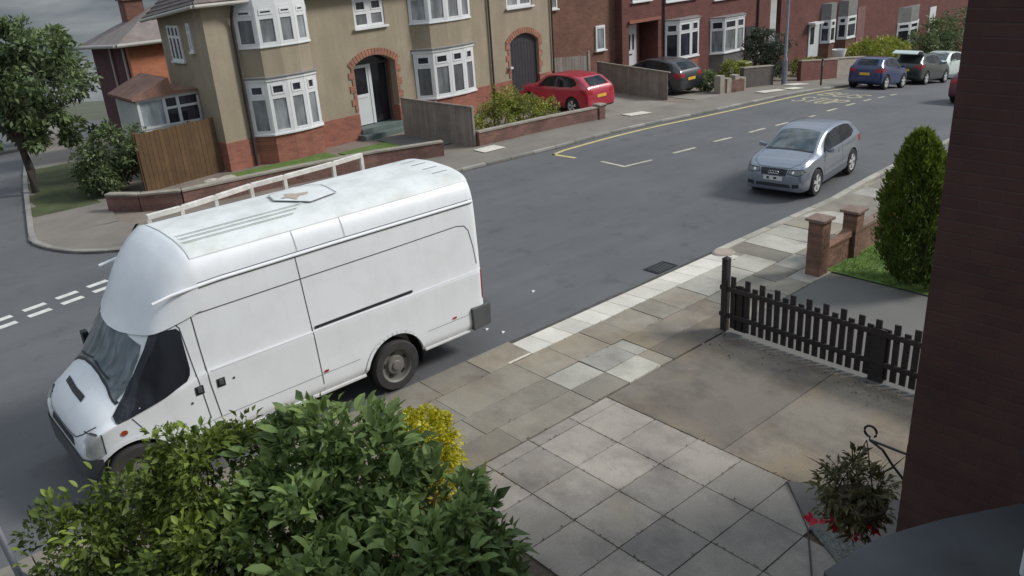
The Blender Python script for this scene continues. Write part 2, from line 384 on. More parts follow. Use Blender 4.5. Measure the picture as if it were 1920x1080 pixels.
# ------------------------------------------------------------------ mesh helpers
class MB:
    """collects shapes for one mesh"""
    def __init__(s): s.v, s.f = [], []
    def add(s, v, f):
        o = len(s.v); s.v += [tuple(p) for p in v]; s.f += [tuple(i + o for i in q) for q in f]; return s
    def box(s, x0, x1, y0, y1, z0, z1):
        return s.add([(x0, y0, z0), (x1, y0, z0), (x1, y1, z0), (x0, y1, z0), (x0, y0, z1), (x1, y0, z1), (x1, y1, z1), (x0, y1, z1)],
                     [(0, 3, 2, 1), (4, 5, 6, 7), (0, 1, 5, 4), (1, 2, 6, 5), (2, 3, 7, 6), (3, 0, 4, 7)])
    def prism(s, poly, a0, a1, axis='z'):
        n = len(poly)
        def P(p, a):
            return {'z': (p[0], p[1], a), 'y': (p[0], a, p[1]), 'x': (a, p[0], p[1])}[axis]
        v = [P(p, a0) for p in poly] + [P(p, a1) for p in poly]
        f = [tuple(range(n - 1, -1, -1)), tuple(range(n, 2 * n))] + [(i, (i + 1) % n, n + (i + 1) % n, n + i) for i in range(n)]
        return s.add(v, f)
    def frustum(s, c, r0, r1, z0, z1, n=12):
        v = [(c[0] + r0 * cos(2 * pi * k / n), c[1] + r0 * sin(2 * pi * k / n), z0) for k in range(n)] + \
            [(c[0] + r1 * cos(2 * pi * k / n), c[1] + r1 * sin(2 * pi * k / n), z1) for k in range(n)]
        f = [tuple(range(n - 1, -1, -1)), tuple(range(n, 2 * n))] + [(i, (i + 1) % n, n + (i + 1) % n, n + i) for i in range(n)]
        return s.add(v, f)
    def tube(s, pts, r, n=8):
        pts = [Vector(p) for p in pts]
        rs = r if isinstance(r, (list, tuple)) else [r] * len(pts)
        rings, o = [], len(s.v)
        up = Vector((0.01, 0.02, 1))
        for i, p in enumerate(pts):
            t = (pts[min(i + 1, len(pts) - 1)] - pts[max(i - 1, 0)]).normalized()
            a = t.cross(up)
            if a.length < 1e-3: a = t.cross(Vector((1, 0, 0)))
            a.normalize(); b = t.cross(a)
            for k in range(n):
                q = p + rs[i] * (cos(2 * pi * k / n) * a + sin(2 * pi * k / n) * b)
                s.v.append(tuple(q))
        for i in range(len(pts) - 1):
            for k in range(n):
                s.f.append((o + i * n + k, o + i * n + (k + 1) % n, o + (i + 1) * n + (k + 1) % n, o + (i + 1) * n + k))
        s.f.append(tuple(o + k for k in range(n))); s.f.append(tuple(o + (len(pts) - 1) * n + n - 1 - k for k in range(n)))
        return s
    def lathe(s, prof, n=24, c=(0, 0, 0), axis='z'):
        """prof: (radius, height)"""
        o = len(s.v)
        for r, h in prof:
            for k in range(n):
                a = 2 * pi * k / n
                if axis == 'z': s.v.append((c[0] + r * cos(a), c[1] + r * sin(a), c[2] + h))
                else: s.v.append((c[0] + r * cos(a), c[1] + h, c[2] + r * sin(a)))
        for i in range(len(prof) - 1):
            for k in range(n):
                s.f.append((o + i * n + k, o + i * n + (k + 1) % n, o + (i + 1) * n + (k + 1) % n, o + (i + 1) * n + k))
        return s
    def mesh(s, name, mat, smooth=False, sharp=35, recalc=True):
        me = bpy.data.meshes.new(name)
        me.from_pydata(s.v, [], s.f)
        if recalc:
            bm = bmesh.new(); bm.from_mesh(me); bmesh.ops.recalc_face_normals(bm, faces=bm.faces); bm.to_mesh(me); bm.free()
        if mat: me.materials.append(mat)
        if smooth:
            me.polygons.foreach_set('use_smooth', [True] * len(me.polygons))
            me.set_sharp_from_angle(angle=radians(sharp))
        return me
    def build(s, name, mat, parent=None, smooth=False, sharp=35, bevel=0, loc=None):
        o = obj(name, s.mesh(name, mat, smooth, sharp), parent)
        if bevel:
            b = o.modifiers.new('bevel', 'BEVEL'); b.width = bevel; b.segments = 2; b.limit_method = 'ANGLE'
        if loc: o.location = loc
        return o
def obj(name, me, parent=None):
    o = bpy.data.objects.new(name, me); COL.objects.link(o)
    if parent: o.parent = parent
    return o
def empty(name, loc=(0, 0, 0), rz=0.0):
    o = bpy.data.objects.new(name, None); COL.objects.link(o)
    o.location = loc; o.rotation_euler = (0, 0, rz); o.empty_display_size = 0.2
    return o
def tag(o, label, cat, group=None):
    o['label'] = label; o['category'] = cat
    if group: o['group'] = group
    return o
def struct(o, label=None):
    o['kind'] = 'structure'
    if label: o['label'] = label
    return o
def fill_holes(outer, holes):
    """2-D polygon with holes -> verts, tris"""
    bm = bmesh.new(); edges = []
    for lp in [outer] + holes:
        vs = [bm.verts.new((p[0], p[1], 0)) for p in lp]
        for i in range(len(vs)): edges.append(bm.edges.new((vs[i], vs[(i + 1) % len(vs)])))
    bmesh.ops.triangle_fill(bm, use_beauty=True, use_dissolve=False, edges=edges)
    bm.verts.index_update()
    v = [(w.co.x, w.co.y) for w in bm.verts]; f = [tuple(w.index for w in q.verts) for q in bm.faces]
    bm.free()
    return v, f
def wall_holes(mb, outer, holes, y0, y1):
    """slab in the x-z plane from y0 to y1, with openings"""
    v, f = fill_holes(outer, holes)
    mb.add([(a, y0, b) for a, b in v], f); mb.add([(a, y1, b) for a, b in v], f)
    for lp in [outer] + holes:
        n = len(lp)
        mb.add([(p[0], y0, p[1]) for p in lp] + [(p[0], y1, p[1]) for p in lp], [(i, (i + 1) % n, n + (i + 1) % n, n + i) for i in range(n)])
    return mb
def rect(x0, x1, z0, z1): return [(x0, z0), (x1, z0), (x1, z1), (x0, z1)]
def arch_pts(x0, x1, z0, zs, zt, n=10):
    """opening with a segmental arch head"""
    w = (x1 - x0) / 2; h = zt - zs; R = (w * w + h * h) / (2 * h); cx = (x0 + x1) / 2; cz = zt - R
    a = math.asin(w / R)
    return [(x0, z0), (x1, z0)] + [(cx + R * sin(a - 2 * a * k / n), cz + R * cos(a - 2 * a * k / n)) for k in range(n + 1)]

# ------------------------------------------------------------------ lofted bodies
def pchip(xs, ys, xq):
    xs, ys = np.asarray(xs, float), np.asarray(ys, float)
    h = np.diff(xs); d = np.diff(ys) / h; n = len(xs); m = np.zeros(n)
    for i in range(1, n - 1):
        if d[i - 1] * d[i] > 0:
            w1, w2 = 2 * h[i] + h[i - 1], h[i] + 2 * h[i - 1]
            m[i] = (w1 + w2) / (w1 / d[i - 1] + w2 / d[i])
    m[0], m[-1] = d[0], d[-1]
    k = np.clip(np.searchsorted(xs, xq) - 1, 0, n - 2)
    t = (xq - xs[k]) / h[k]
    return ((1 + 2 * t) * (1 - t) ** 2 * ys[k] + t * (1 - t) ** 2 * h[k] * m[k] + t * t * (3 - 2 * t) * ys[k + 1] + t * t * (t - 1) * h[k] * m[k + 1])
def loft(stations, dx=0.06, sub=4):
    """stations: [(x, [(y, z) ...from bottom centre to top centre])], both sides; returns a closed bmesh"""
    xs = [s[0] for s in stations]
    R = np.array([s[1] for s in stations], float)           # S, J, 2
    q = [xs[0]]
    for a, b in zip(xs[:-1], xs[1:]):
        k = max(1, int(math.ceil((b - a) / dx)))
        q += [a + (b - a) * i / k for i in range(1, k + 1)]
    q = np.array(q); J = R.shape[1]
    A = np.zeros((len(q), J, 2))
    for j in range(J):
        for c in range(2): A[:, j, c] = pchip(xs, R[:, j, c], q)
    jj = np.linspace(0, J - 1, (J - 1) * sub + 1)
    B = np.zeros((len(q), len(jj), 2))
    for i in range(len(q)):
        for c in range(2): B[i, :, c] = pchip(np.arange(J), A[i, :, c], jj)
    B[:, 0, 0] = 0; B[:, -1, 0] = 0
    bm = bmesh.new(); n = len(jj); rings = []
    for i in range(len(q)):
        ring = [bm.verts.new((q[i], B[i, j, 0], B[i, j, 1])) for j in range(n)]
        ring += [bm.verts.new((q[i], -B[i, j, 0], B[i, j, 1])) for j in range(n - 2, 0, -1)]
        rings.append(ring)
    m = len(rings[0])
    for i in range(len(q) - 1):
        for k in range(m):
            bm.faces.new((rings[i][k], rings[i][(k + 1) % m], rings[i + 1][(k + 1) % m], rings[i + 1][k]))
    bm.faces.new(rings[0]); bm.faces.new(list(reversed(rings[-1])))
    bmesh.ops.triangulate(bm, faces=[f for f in bm.faces if len(f.verts) > 4])
    bmesh.ops.recalc_face_normals(bm, faces=bm.faces)
    return bm
def boolean_cut(me, cutters):
    o = obj('cut_body', me); tmp = []
    for cme in cutters:
        c = obj('cutter', cme); tmp.append(c)
        md = o.modifiers.new('cut', 'BOOLEAN'); md.object = c; md.operation = 'DIFFERENCE'; md.solver = 'EXACT'
    dg = bpy.context.evaluated_depsgraph_get()
    out = bpy.data.meshes.new_from_object(o.evaluated_get(dg))
    for t in tmp + [o]: bpy.data.objects.remove(t)
    return out
def finish_smooth(me, mat, ang=40):
    me.materials.clear(); me.materials.append(mat)
    me.polygons.foreach_set('use_smooth', [True] * len(me.polygons))
    me.polygons.foreach_set('material_index', [0] * len(me.polygons))
    me.set_sharp_from_angle(angle=radians(ang))
    return me
AX = {'+y': (1, -1), '-y': (1, 1), '+x': (0, -1), '-x': (0, 1), '+z': (2, -1)}
def patch(bvh, polys, view, eps=0.006, step=0.08, thick=0.0):
    """panel laid on a curved body: 2-D outlines seen from one side, draped on what a ray from there hits"""
    ax, sg = AX[view]
    bm = bmesh.new()
    for poly in polys:
        try: bm.faces.new([bm.verts.new((p[0], p[1], 0)) for p in poly])
        except ValueError: pass
    lo = [min(p[i] for q in polys for p in q) for i in (0, 1)]; hi = [max(p[i] for q in polys for p in q) for i in (0, 1)]
    for i in (0, 1):
        k = int((hi[i] - lo[i]) / step)
        for j in range(1, k + 1):
            co = [0, 0, 0]; no = [0, 0, 0]; co[i] = lo[i] + (hi[i] - lo[i]) * j / (k + 1); no[i] = 1
            bmesh.ops.bisect_plane(bm, geom=bm.verts[:] + bm.edges[:] + bm.faces[:], plane_co=co, plane_no=no)
    dead = []
    for v in bm.verts:
        a, b = v.co.x, v.co.y
        if ax == 1: o = Vector((a, -sg * 12, b)); d = Vector((0, sg, 0))
        elif ax == 0: o = Vector((-sg * 12, a, b)); d = Vector((sg, 0, 0))
        else: o = Vector((a, b, 12)); d = Vector((0, 0, -1))
        h = bvh.ray_cast(o, d)
        if h[0] is None: dead.append(v); continue
        n = h[1] if h[1].dot(d) < 0 else -h[1]
        v.co = h[0] + n * eps
    bmesh.ops.delete(bm, geom=dead, context='VERTS')
    bmesh.ops.triangulate(bm, faces=bm.faces)
    view_dir = {1: Vector((0, -sg, 0)), 0: Vector((-sg, 0, 0)), 2: Vector((0, 0, 1))}[ax]
    for f in bm.faces:
        f.normal_update()
        if f.normal.dot(view_dir) < 0: f.normal_flip()
    if thick:
        r = bmesh.ops.extrude_face_region(bm, geom=bm.faces[:])
    me = bpy.data.meshes.new('patch'); bm.to_mesh(me); bm.free()
    return me
def panel(name, bvh, polys, view, mat, parent, eps=0.006, step=0.08, smooth=True):
    me = patch(bvh, polys, view, eps, step)
    me.name = name
    me.materials.append(mat)
    if smooth: me.polygons.foreach_set('use_smooth', [True] * len(me.polygons))
    return obj(name, me, parent)
def strip(path, w):
    """thin quads along a 2-D path"""
    out = []
    for (a, b), (c, d) in zip(path[:-1], path[1:]):
        L = math.hypot(c - a, d - b); nx, ny = -(d - b) / L * w / 2, (c - a) / L * w / 2
        ex, ey = (c - a) / L * w * 0.3, (d - b) / L * w * 0.3
        out.append([(a + nx - ex, b + ny - ey), (a - nx - ex, b - ny - ey), (c - nx + ex, d - ny + ey), (c + nx + ex, d + ny + ey)])
    return out
def clip_region(bm_src, planes, offset, name, mat, parent, smooth=True):
    """the piece of a body on one side of every plane, pushed out a little: bumpers, roof skins"""
    bm = bm_src.copy()
    for co, no in planes:
        bmesh.ops.bisect_plane(bm, geom=bm.verts[:] + bm.edges[:] + bm.faces[:], plane_co=co, plane_no=no, clear_outer=True)
    bm.normal_update()
    for v in bm.verts: v.co += v.normal * offset
    bd = [e for e in bm.edges if e.is_boundary]
    r = bmesh.ops.extrude_edge_only(bm, edges=bd)
    for v in [g for g in r['geom'] if isinstance(g, bmesh.types.BMVert)]: v.co -= v.normal * 0 
    me = bpy.data.meshes.new(name); bm.to_mesh(me); bm.free()
    me.materials.append(mat)
    if smooth:
        me.polygons.foreach_set('use_smooth', [True] * len(me.polygons)); me.set_sharp_from_angle(angle=radians(40))
    return obj(name, me, parent)

# ------------------------------------------------------------------ leaves
def leaf_cloud(name, pts, nrm, size, mat, parent=None, aspect=0.5, fold=0.25, jitter=0.6, rnd=None, up=0.3):
    """many small folded leaves: pts (N,3), nrm outward directions, one mesh"""
    N = len(pts)
    size = np.broadcast_to(np.asarray(size, float), (N,)) * np.clip(rng.lognormal(-0.05, 0.32, N), 0.45, 1.9)
    d = nrm + rng.normal(0, jitter, (N, 3)); d[:, 2] -= up * 0.3
    d /= np.linalg.norm(d, axis=1, keepdims=True) + 1e-9
    u = rng.normal(0, 1, (N, 3)); u[:, 2] = np.abs(u[:, 2]) + up * 2
    s = np.cross(d, u); s /= np.linalg.norm(s, axis=1, keepdims=True) + 1e-9
    nn = np.cross(s, d)
    L, W = size[:, None], size[:, None] * aspect
    base = pts
    V = np.stack([base, base + d * L * 0.45 + s * W * 0.5 + nn * W * fold, base + d * L * 0.45, base + d * L * 0.45 - s * W * 0.5 + nn * W * fold,
                  base + d * L - nn * L * 0.12], axis=1).reshape(-1, 3)
    k = np.arange(N)[:, None] * 5
    F = np.concatenate([k + [0, 2, 1], k + [0, 3, 2], k + [1, 2, 4], k + [2, 3, 4]], axis=1).reshape(-1, 3)
    me = bpy.data.meshes.new(name)
    me.vertices.add(len(V)); me.vertices.foreach_set('co', V.astype(np.float32).ravel())
    me.loops.add(len(F) * 3); me.loops.foreach_set('vertex_index', F.astype(np.int32).ravel())
    me.polygons.add(len(F)); me.polygons.foreach_set('loop_start', np.arange(0, len(F) * 3, 3, dtype=np.int32))
    me.update(); me.validate()
    r = rng.uniform(0, 1, N) if rnd is None else np.clip(rnd, 0, 1)
    at = me.attributes.new('rnd', 'FLOAT', 'FACE'); at.data.foreach_set('value', np.repeat(r, 4).astype(np.float32))
    me.materials.append(mat)
    return obj(name, me, parent)
def blob_points(blobs, n, clumps=60, spread=0.22, inside=0.35):
    """points clumped on and in a union of ellipsoids (cx,cy,cz,rx,ry,rz); returns points and outward directions"""
    blobs = np.asarray(blobs, float)
    wts = (blobs[:, 3] * blobs[:, 4] + blobs[:, 4] * blobs[:, 5] + blobs[:, 3] * blobs[:, 5]); wts /= wts.sum()
    P, D = [], []
    cb = rng.choice(len(blobs), clumps, p=wts)
    cd = rng.normal(0, 1, (clumps, 3)); cd /= np.linalg.norm(cd, axis=1, keepdims=True)
    cr = rng.uniform(inside, 1.05, clumps) ** 0.6
    cc = blobs[cb, :3] + cd * blobs[cb, 3:] * cr[:, None]
    sp = spread * blobs[cb, 3:].mean(axis=1) * rng.uniform(0.6, 1.5, clumps)
    pick = rng.integers(0, clumps, n)
    off = rng.normal(0, 1, (n, 3)); off /= np.linalg.norm(off, axis=1, keepdims=True)
    off *= rng.uniform(0.1, 1, (n, 1)) ** 0.5
    pts = cc[pick] + off * sp[pick][:, None] * [1.15, 1.15, 0.85]
    nr = cd[pick] * 0.6 + off * 0.8
    nr /= np.linalg.norm(nr, axis=1, keepdims=True) + 1e-9
    shade = rng.uniform(0, 0.55, clumps)[pick] + rng.uniform(0, 0.45, n)
    return pts, nr, shade

# ================================================================== THE SETTING
def lerp_path(pts, x):
    xs = [p[0] for p in pts]; ys = [p[1] for p in pts]
    return float(np.interp(x, xs, ys))
NEAR_KERB = [(-60, 9.6), (18, 9.55), (27, 10.45), (60, 12.0), (120, 15)]
FAR_KERB = [(5.4, 20.02), (8, 19.72), (14, 19.3), (18, 18.98), (25, 19.15), (34, 19.75), (39, 20.25), (60, 22.0), (120, 26)]
def yn(x): return lerp_path(NEAR_KERB, x)
def yf(x): return lerp_path(FAR_KERB, x)
def side_edge(y): return 3.62 + 0.2 * max(0.0, y - 23)     # kerb of the side street
CORNER = [(5.4, 20.02), (4.95, 20.22), (4.62, 20.47), (4.3, 20.8), (4.05, 21.2), (3.87, 21.62), (3.72, 22.1), (3.64, 22.55), (3.62, 23.0)]

def drape_grid(name, xs, ys, dz, mat, keep=None, label=None):
    v, f, idx = [], [], {}
    for i, x in enumerate(xs):
        for j, y in enumerate(ys):
            idx[i, j] = len(v); v.append((x, y, G(x, y) + dz))
    for i in range(len(xs) - 1):
        for j in range(len(ys) - 1):
            if keep is None or keep((xs[i] + xs[i + 1]) / 2, (ys[j] + ys[j + 1]) / 2):
                f.append((idx[i, j], idx[i + 1, j], idx[i + 1, j + 1], idx[i, j + 1]))
    used = sorted({k for q in f for k in q}); mp = {k: i for i, k in enumerate(used)}
    mb = MB(); mb.v = [v[k] for k in used]; mb.f = [tuple(mp[k] for k in q) for q in f]
    me = mb.mesh(name, mat, recalc=False)
    return struct(obj(name, me), label)
def drape_quads(mb, p0, p1, w, dz, n=1):
    """a painted stripe from p0 to p1, width w"""
    L = math.hypot(p1[0] - p0[0], p1[1] - p0[1]); n = max(1, int(L / 0.6))
    nx, ny = -(p1[1] - p0[1]) / L * w / 2, (p1[0] - p0[0]) / L * w / 2
    vv = []
    for k in range(n + 1):
        x, y = p0[0] + (p1[0] - p0[0]) * k / n, p0[1] + (p1[1] - p0[1]) * k / n
        for s in (-1, 1): vv.append((x + s * nx, y + s * ny, G(x, y) + dz))
    mb.add(vv, [(2 * k, 2 * k + 2, 2 * k + 3, 2 * k + 1) for k in range(n)])
    return mb

ar = lambda a, b, s: list(np.arange(a, b + 1e-6, s))
ground = drape_grid('ground', [-400, -150, -60, -20] + ar(-10, 40, 5) + [60, 90, 130, 250, 600], [-300, -80, -20, 0, 10, 20, 26, 28, 30, 32, 36, 40, 43, 46, 49, 53, 60, 70, 100, 180, 300, 700], -0.45, M_EARTH)
ROADZ = -0.06
road = drape_grid('road', ar(-60, 12, 2) + ar(12.5, 46, 0.75) + ar(48, 120, 3), ar(8.4, 30, 1.2), ROADZ, M_ASPH,
                  keep=lambda x, y: y < 24 or x > 24, label='grey asphalt main road running downhill')
side_road = drape_grid('side_road', ar(-30, 16, 2), ar(24, 80, 1), ROADZ - 0.004, M_ASPH, label='grey asphalt side street leading away')

# ---- far side: pavement ribbon round the corner, then gardens behind it
FARC = [(120, 26.0)] + [(x, yf(x)) for x in ar(6, 46, 1.0)[::-1]] + CORNER + [(side_edge(y), y) for y in ar(24, 78, 2)]
FARC = [FARC[0], (90, yf(90)), (70, yf(70)), (55, yf(55))] + FARC[1:]
def offset_line(line, d):
    out = []
    for i, p in enumerate(line):
        a = Vector(line[max(i - 1, 0)]); b = Vector(line[min(i + 1, len(line) - 1)])
        t = (b - a).normalized(); n = Vector((t.y, -t.x))       # right-hand side of travel (away from the road)
        out.append((p[0] + n.x * d, p[1] + n.y * d))
    return out
FARIN = offset_line(FARC, 2.1)
mb = MB()
for i, (p, q) in enumerate(zip(FARC, FARIN)):
    m = ((p[0] + q[0]) / 2, (p[1] + q[1]) / 2)
    for s in (p, m, q): mb.v.append((s[0], s[1], G(*s)))
    if i: mb.f += [(3 * i - 3, 3 * i - 2, 3 * i + 1, 3 * i), (3 * i - 2, 3 * i - 1, 3 * i + 2, 3 * i + 1)]
far_pavement = struct(obj('far_pavement', mb.mesh('far_pavement', M_FPAVE)), 'brown grey tarmac pavement across the road')
def inside_far(x, y):
    if y > 23: return x > side_edge(y) + 0.9
    return x > 4.4 and y > (yf(x) if x > 5.4 else lerp_path(sorted(CORNER), x)) + 0.9
far_garden = drape_grid('garden_ground', ar(4, 48, 0.6) + ar(50, 110, 4), ar(19.4, 46, 0.6), -0.035, M_GARDEN, keep=inside_far, label='bare earth front gardens across the road')
# kerb stones, one by one
def kerb_stone(name, p, q, w, up, down, mat, parent, gap=0.008, side=1):
    a, b = Vector(p), Vector(q); t = (b - a).normalized(); n = Vector((t.y, -t.x)) * side
    a, b = a + t * gap, b - t * gap
    lo = [a, b, b + n * w, a + n * w]
    v = [(c.x, c.y, G(c.x, c.y) + dn) for c, dn in zip(lo, (down,) * 4)] + [(c.x, c.y, G(c.x, c.y) + up) for c in lo]
    o = MB().add(v, [(0, 3, 2, 1), (4, 5, 6, 7), (0, 1, 5, 4), (1, 2, 6, 5), (2, 3, 7, 6), (3, 0, 4, 7)]).build(name, mat, parent, bevel=0.012)
    return o
far_kerb = struct(empty('far_kerb'), 'weathered concrete kerb along the far pavement')
def resample(line, step):
    P = [Vector(p) for p in line]; out = [P[0]]; acc = 0
    for a, b in zip(P[:-1], P[1:]):
        L = (b - a).length; d = step - acc
        while d <= L: out.append(a + (b - a) * (d / L)); d += step
        acc = L - (d - step)
    return out
ks = resample([p for p in FARC if p[0] < 46 and p[1] < 40], 0.9)
for a, b in zip(ks[:-1], ks[1:]): kerb_stone('kerb_stone', a, b, 0.14, 0.012, -0.2, M_FKERB, far_kerb, side=1)
# pale covers and replaced slabs in the far pavement
for (cx, cy, w, d) in ((16.6, 20.55, 0.85, 0.6), (24.0, 20.75, 1.1, 0.5), (36.7, 21.75, 1.5, 0.6), (32.9, 20.7, 1.6, 0.5), (34.6, 20.6, 1.0, 0.5)):
    m2 = MB().box(-w / 2, w / 2, -d / 2, d / 2, 0.004, 0.016)
    o = m2.build('pavement_slab', M_KERB, far_pavement); o.location = (cx, cy, G(cx, cy)); o.rotation_euler = (0, -math.atan(G(cx + .5) - G(cx - .5)), random.uniform(-.1, .1))
    o.location.z += 0.012
# concrete drives up to the red and the black car
for x0, x1, nm in ((21.9, 27.6, 'concrete drive under the red car'), (28.7, 31.6, 'concrete drive under the black car')):
    d = drape_grid('driveway', ar(x0, x1, 0.5), ar(20.9, 27.4, 0.5), -0.018, plain('pale_drive_concrete', (0.235, 0.215, 0.185), 0.9, 0.15, 1.0, 0.2, 50, fine=0.1), label=nm)
lawn_far = drape_grid('garden_lawn', ar(9.6, 13.2, 0.4), ar(23.6, 25.1, 0.3), -0.008, M_GRASS, label='green strip of lawn in the corner garden')
lawn_far2 = drape_grid('garden_lawn', ar(13.4, 15.4, 0.5), ar(23.0, 24.6, 0.4), -0.010, M_GRASS, label='small lawn before the tan house door')
path_far = drape_grid('garden_path', ar(15.3, 16.5, 0.3), ar(22.4, 25.2, 0.4), -0.004, M_NCONC, label='grey path to the tan house door')
verge = drape_grid('grass_verge', ar(3.9, 8.2, 0.35), ar(23.6, 34, 0.4), 0.006, M_SHADEGR, keep=lambda x, y: side_edge(y) + 0.12 < x < side_edge(y) + 2.0 and y > 25.0, label='rough grass verge along the side street')

# ---- road markings, each a sheet just above the asphalt
MK = ROADZ + 0.005
def marking(name, segs, w, mat, label, kind_group=None):
    m = MB()
    for a, b in segs: drape_quads(m, a, b, w, MK)
    return struct(m.build(name, mat), label)
yl = [(17.35, 18.42)] + [(x, yf(x) - 0.42) for x in ar(18, 38, 1)]
marking('yellow_kerb_line', list(zip(yl[:-1], yl[1:])) + [((17.42, 18.5), (17.50, 17.55))], 0.13, M_YELLOW, 'yellow line along the far kerb')
marking('bay_corner_line', [((17.62, 16.62), (17.56, 15.62)), ((17.5, 15.66), (18.6, 15.5))], 0.11, M_WHITELINE2, 'worn white corner mark of the bus stop bay')
dash = [((19.6, 15.53), (20.6, 15.46)), ((21.65, 15.55), (22.55, 15.52)), ((23.65, 15.6), (24.7, 15.68)), ((25.4, 15.72), (26.3, 15.76)), ((27.4, 15.82), (28.3, 15.9)),
        ((29.5, 16.1), (30.4, 16.2)), ((31.3, 16.3), (32.1, 16.36)), ((33.0, 16.46), (33.7, 16.5)), ((34.4, 16.55), (35.1, 16.62)), ((35.9, 16.75), (36.8, 16.9))]
bay_dash = struct(empty('bay_edge_dashes'), 'broken worn line edging the bus stop bay')
for a, b in dash: drape_quads(MB(), a, b, 0.13, MK); drape_quads(mbd := MB(), a, b, 0.13, MK); mbd.build('dash', M_WHITELINE2, bay_dash)
gw = struct(empty('give_way_dashes'), 'double broken white give way lines at the side street mouth')
for k in range(12):
    x0 = 4.12 - 0.655 * k
    for off in (0.0, -0.42):
        y0 = 18.45 - 0.17 * min(k, 4) - 0.03 * max(k - 4, 0)
        mbd = MB(); drape_quads(mbd, (x0, y0 + off), (x0 - 0.43, y0 - 0.09 + off), 0.17, MK); mbd.build('dash', M_WHITELINE, gw)
# bus stop lettering, stretched along the road for drivers heading downhill
GL = {'B': [[(0, 0), (0, 1)], [(0, 1), (.7, .97), (.9, .78), (.7, .53), (0, .5)], [(.7, .53), (1, .27), (.7, .03), (0, 0)]],
      'U': [[(0, 1), (0, .2), (.25, 0), (.75, 0), (1, .2), (1, 1)]],
      'S': [[(1, .85), (.75, 1), (.25, 1), (0, .8), (.1, .6), (.9, .4), (1, .2), (.75, 0), (.25, 0), (0, .15)]],
      'T': [[(0, 1), (1, 1)], [(.5, 1), (.5, 0)]],
      'O': [[(.25, 0), (0, .2), (0, .8), (.25, 1), (.75, 1), (1, .8), (1, .2), (.75, 0), (.25, 0)]],
      'P': [[(0, 0), (0, 1), (.75, 1), (1, .85), (1, .6), (.75, .47), (0, .47)]]}
def road_word(word, x0, h, ytop, ybot):
    m = MB(); n = len(word); cw = (ytop - ybot) / n
    for i, ch in enumerate(word):
        for st in GL[ch]:
            for a, b in zip(st[:-1], st[1:]):
                pa = (x0 + a[1] * h, ytop - cw * (i + 0.12 + 0.7 * a[0])); pb = (x0 + b[1] * h, ytop - cw * (i + 0.12 + 0.7 * b[0]))
                L = math.hypot(pb[0] - pa[0], pb[1] - pa[1])
                if L > 0.01: drape_quads(m, pa, pb, 0.11, MK)
    return m
struct(road_word('STOP', 31.2, 1.5, 18.75, 16.75).build('road_lettering', M_FADED), 'faded yellow STOP painted on the road')
struct(road_word('BUS', 33.6, 1.5, 18.95, 17.0).build('road_lettering', M_FADED), 'faded yellow BUS painted on the road')

# ---- near side: pavement of old slabs, dropped kerb, drive
near_pavement = drape_grid('near_pavement', ar(-30, 17, 1) + ar(18, 60, 1.5), [7.0, 7.6, 8.3, 8.95, 9.3], -0.03,
                           M_SOIL, label='bed of the near pavement between the slabs')
def slab(name, x0, x1, y0, y1, mat, parent, t=0.03, gap=0.007, tilt=0.004, dz=0.0):
    x0 += gap; x1 -= gap; y0 += gap; y1 -= gap; cx, cy = (x0 + x1) / 2, (y0 + y1) / 2
    m = MB().box(x0 - cx, x1 - cx, y0 - cy, y1 - cy, -t - 0.02, 0.0)
    o = m.build(name, mat, parent, bevel=0.004)
    o.location = (cx, cy, G(cx, cy) + dz + random.uniform(-tilt, tilt) * 0.6)
    o.rotation_euler = (random.uniform(-tilt, tilt), -math.atan(G(cx + .5) - G(cx - .5)) + random.uniform(-tilt, tilt), random.uniform(-.006, .006))
    return o
rows = [(7.16, 7.66), (7.66, 8.2), (8.2, 8.93)]
M_PAVEL = stained_concrete('pale_new_slab', (0.40, 0.385, 0.34), (0.36, 0.32, 0.26), (0.24, 0.225, 0.2), 0.66)
for r, (y0, y1) in enumerate(rows):
    x = -2.2 + 0.37 * (r == 1) + 0.1 * r
    while x < 26:
        w = 0.735 if random.random() < 0.85 else 0.55
        worn = x < 7.0 or (9.05 < x < 10.75 and r < 2)          # long worn stretches whose joints have filled with dirt
        if worn: w = random.uniform(1.3, 2.2)
        if x < 7.35 < x + w: w = 7.35 - x
        if x < 9.1 < x + w and r < 2: w = 9.1 - x
        pale = (r == 2 and 10.9 < x < 13.4) or (r < 2 and 7.3 < x < 9.0 and not (r == 0 and (x > 8.3 or x < 7.6))) or (x > 12.5 and random.random() < 0.35)
        yy1 = y1 if x < 13.3 or r < 2 else y1 + 0.42
        slab('paving_slab', x, x + w, y0, yy1, M_PAVEL if pale else (M_CONC if worn and x > 9 else M_PAVE), near_pavement, tilt=0.004 if worn else 0.010, gap=0.003 if worn else 0.008)
        x += w
near_kerb = struct(empty('near_kerb'), 'concrete kerb along the near pavement')
x = -3.0
while x < 7.2:
    slab('kerb_stone', x, x + 0.9, 8.93, 9.55, M_PAVE, near_kerb, t=0.12, tilt=0.004); x += 0.9
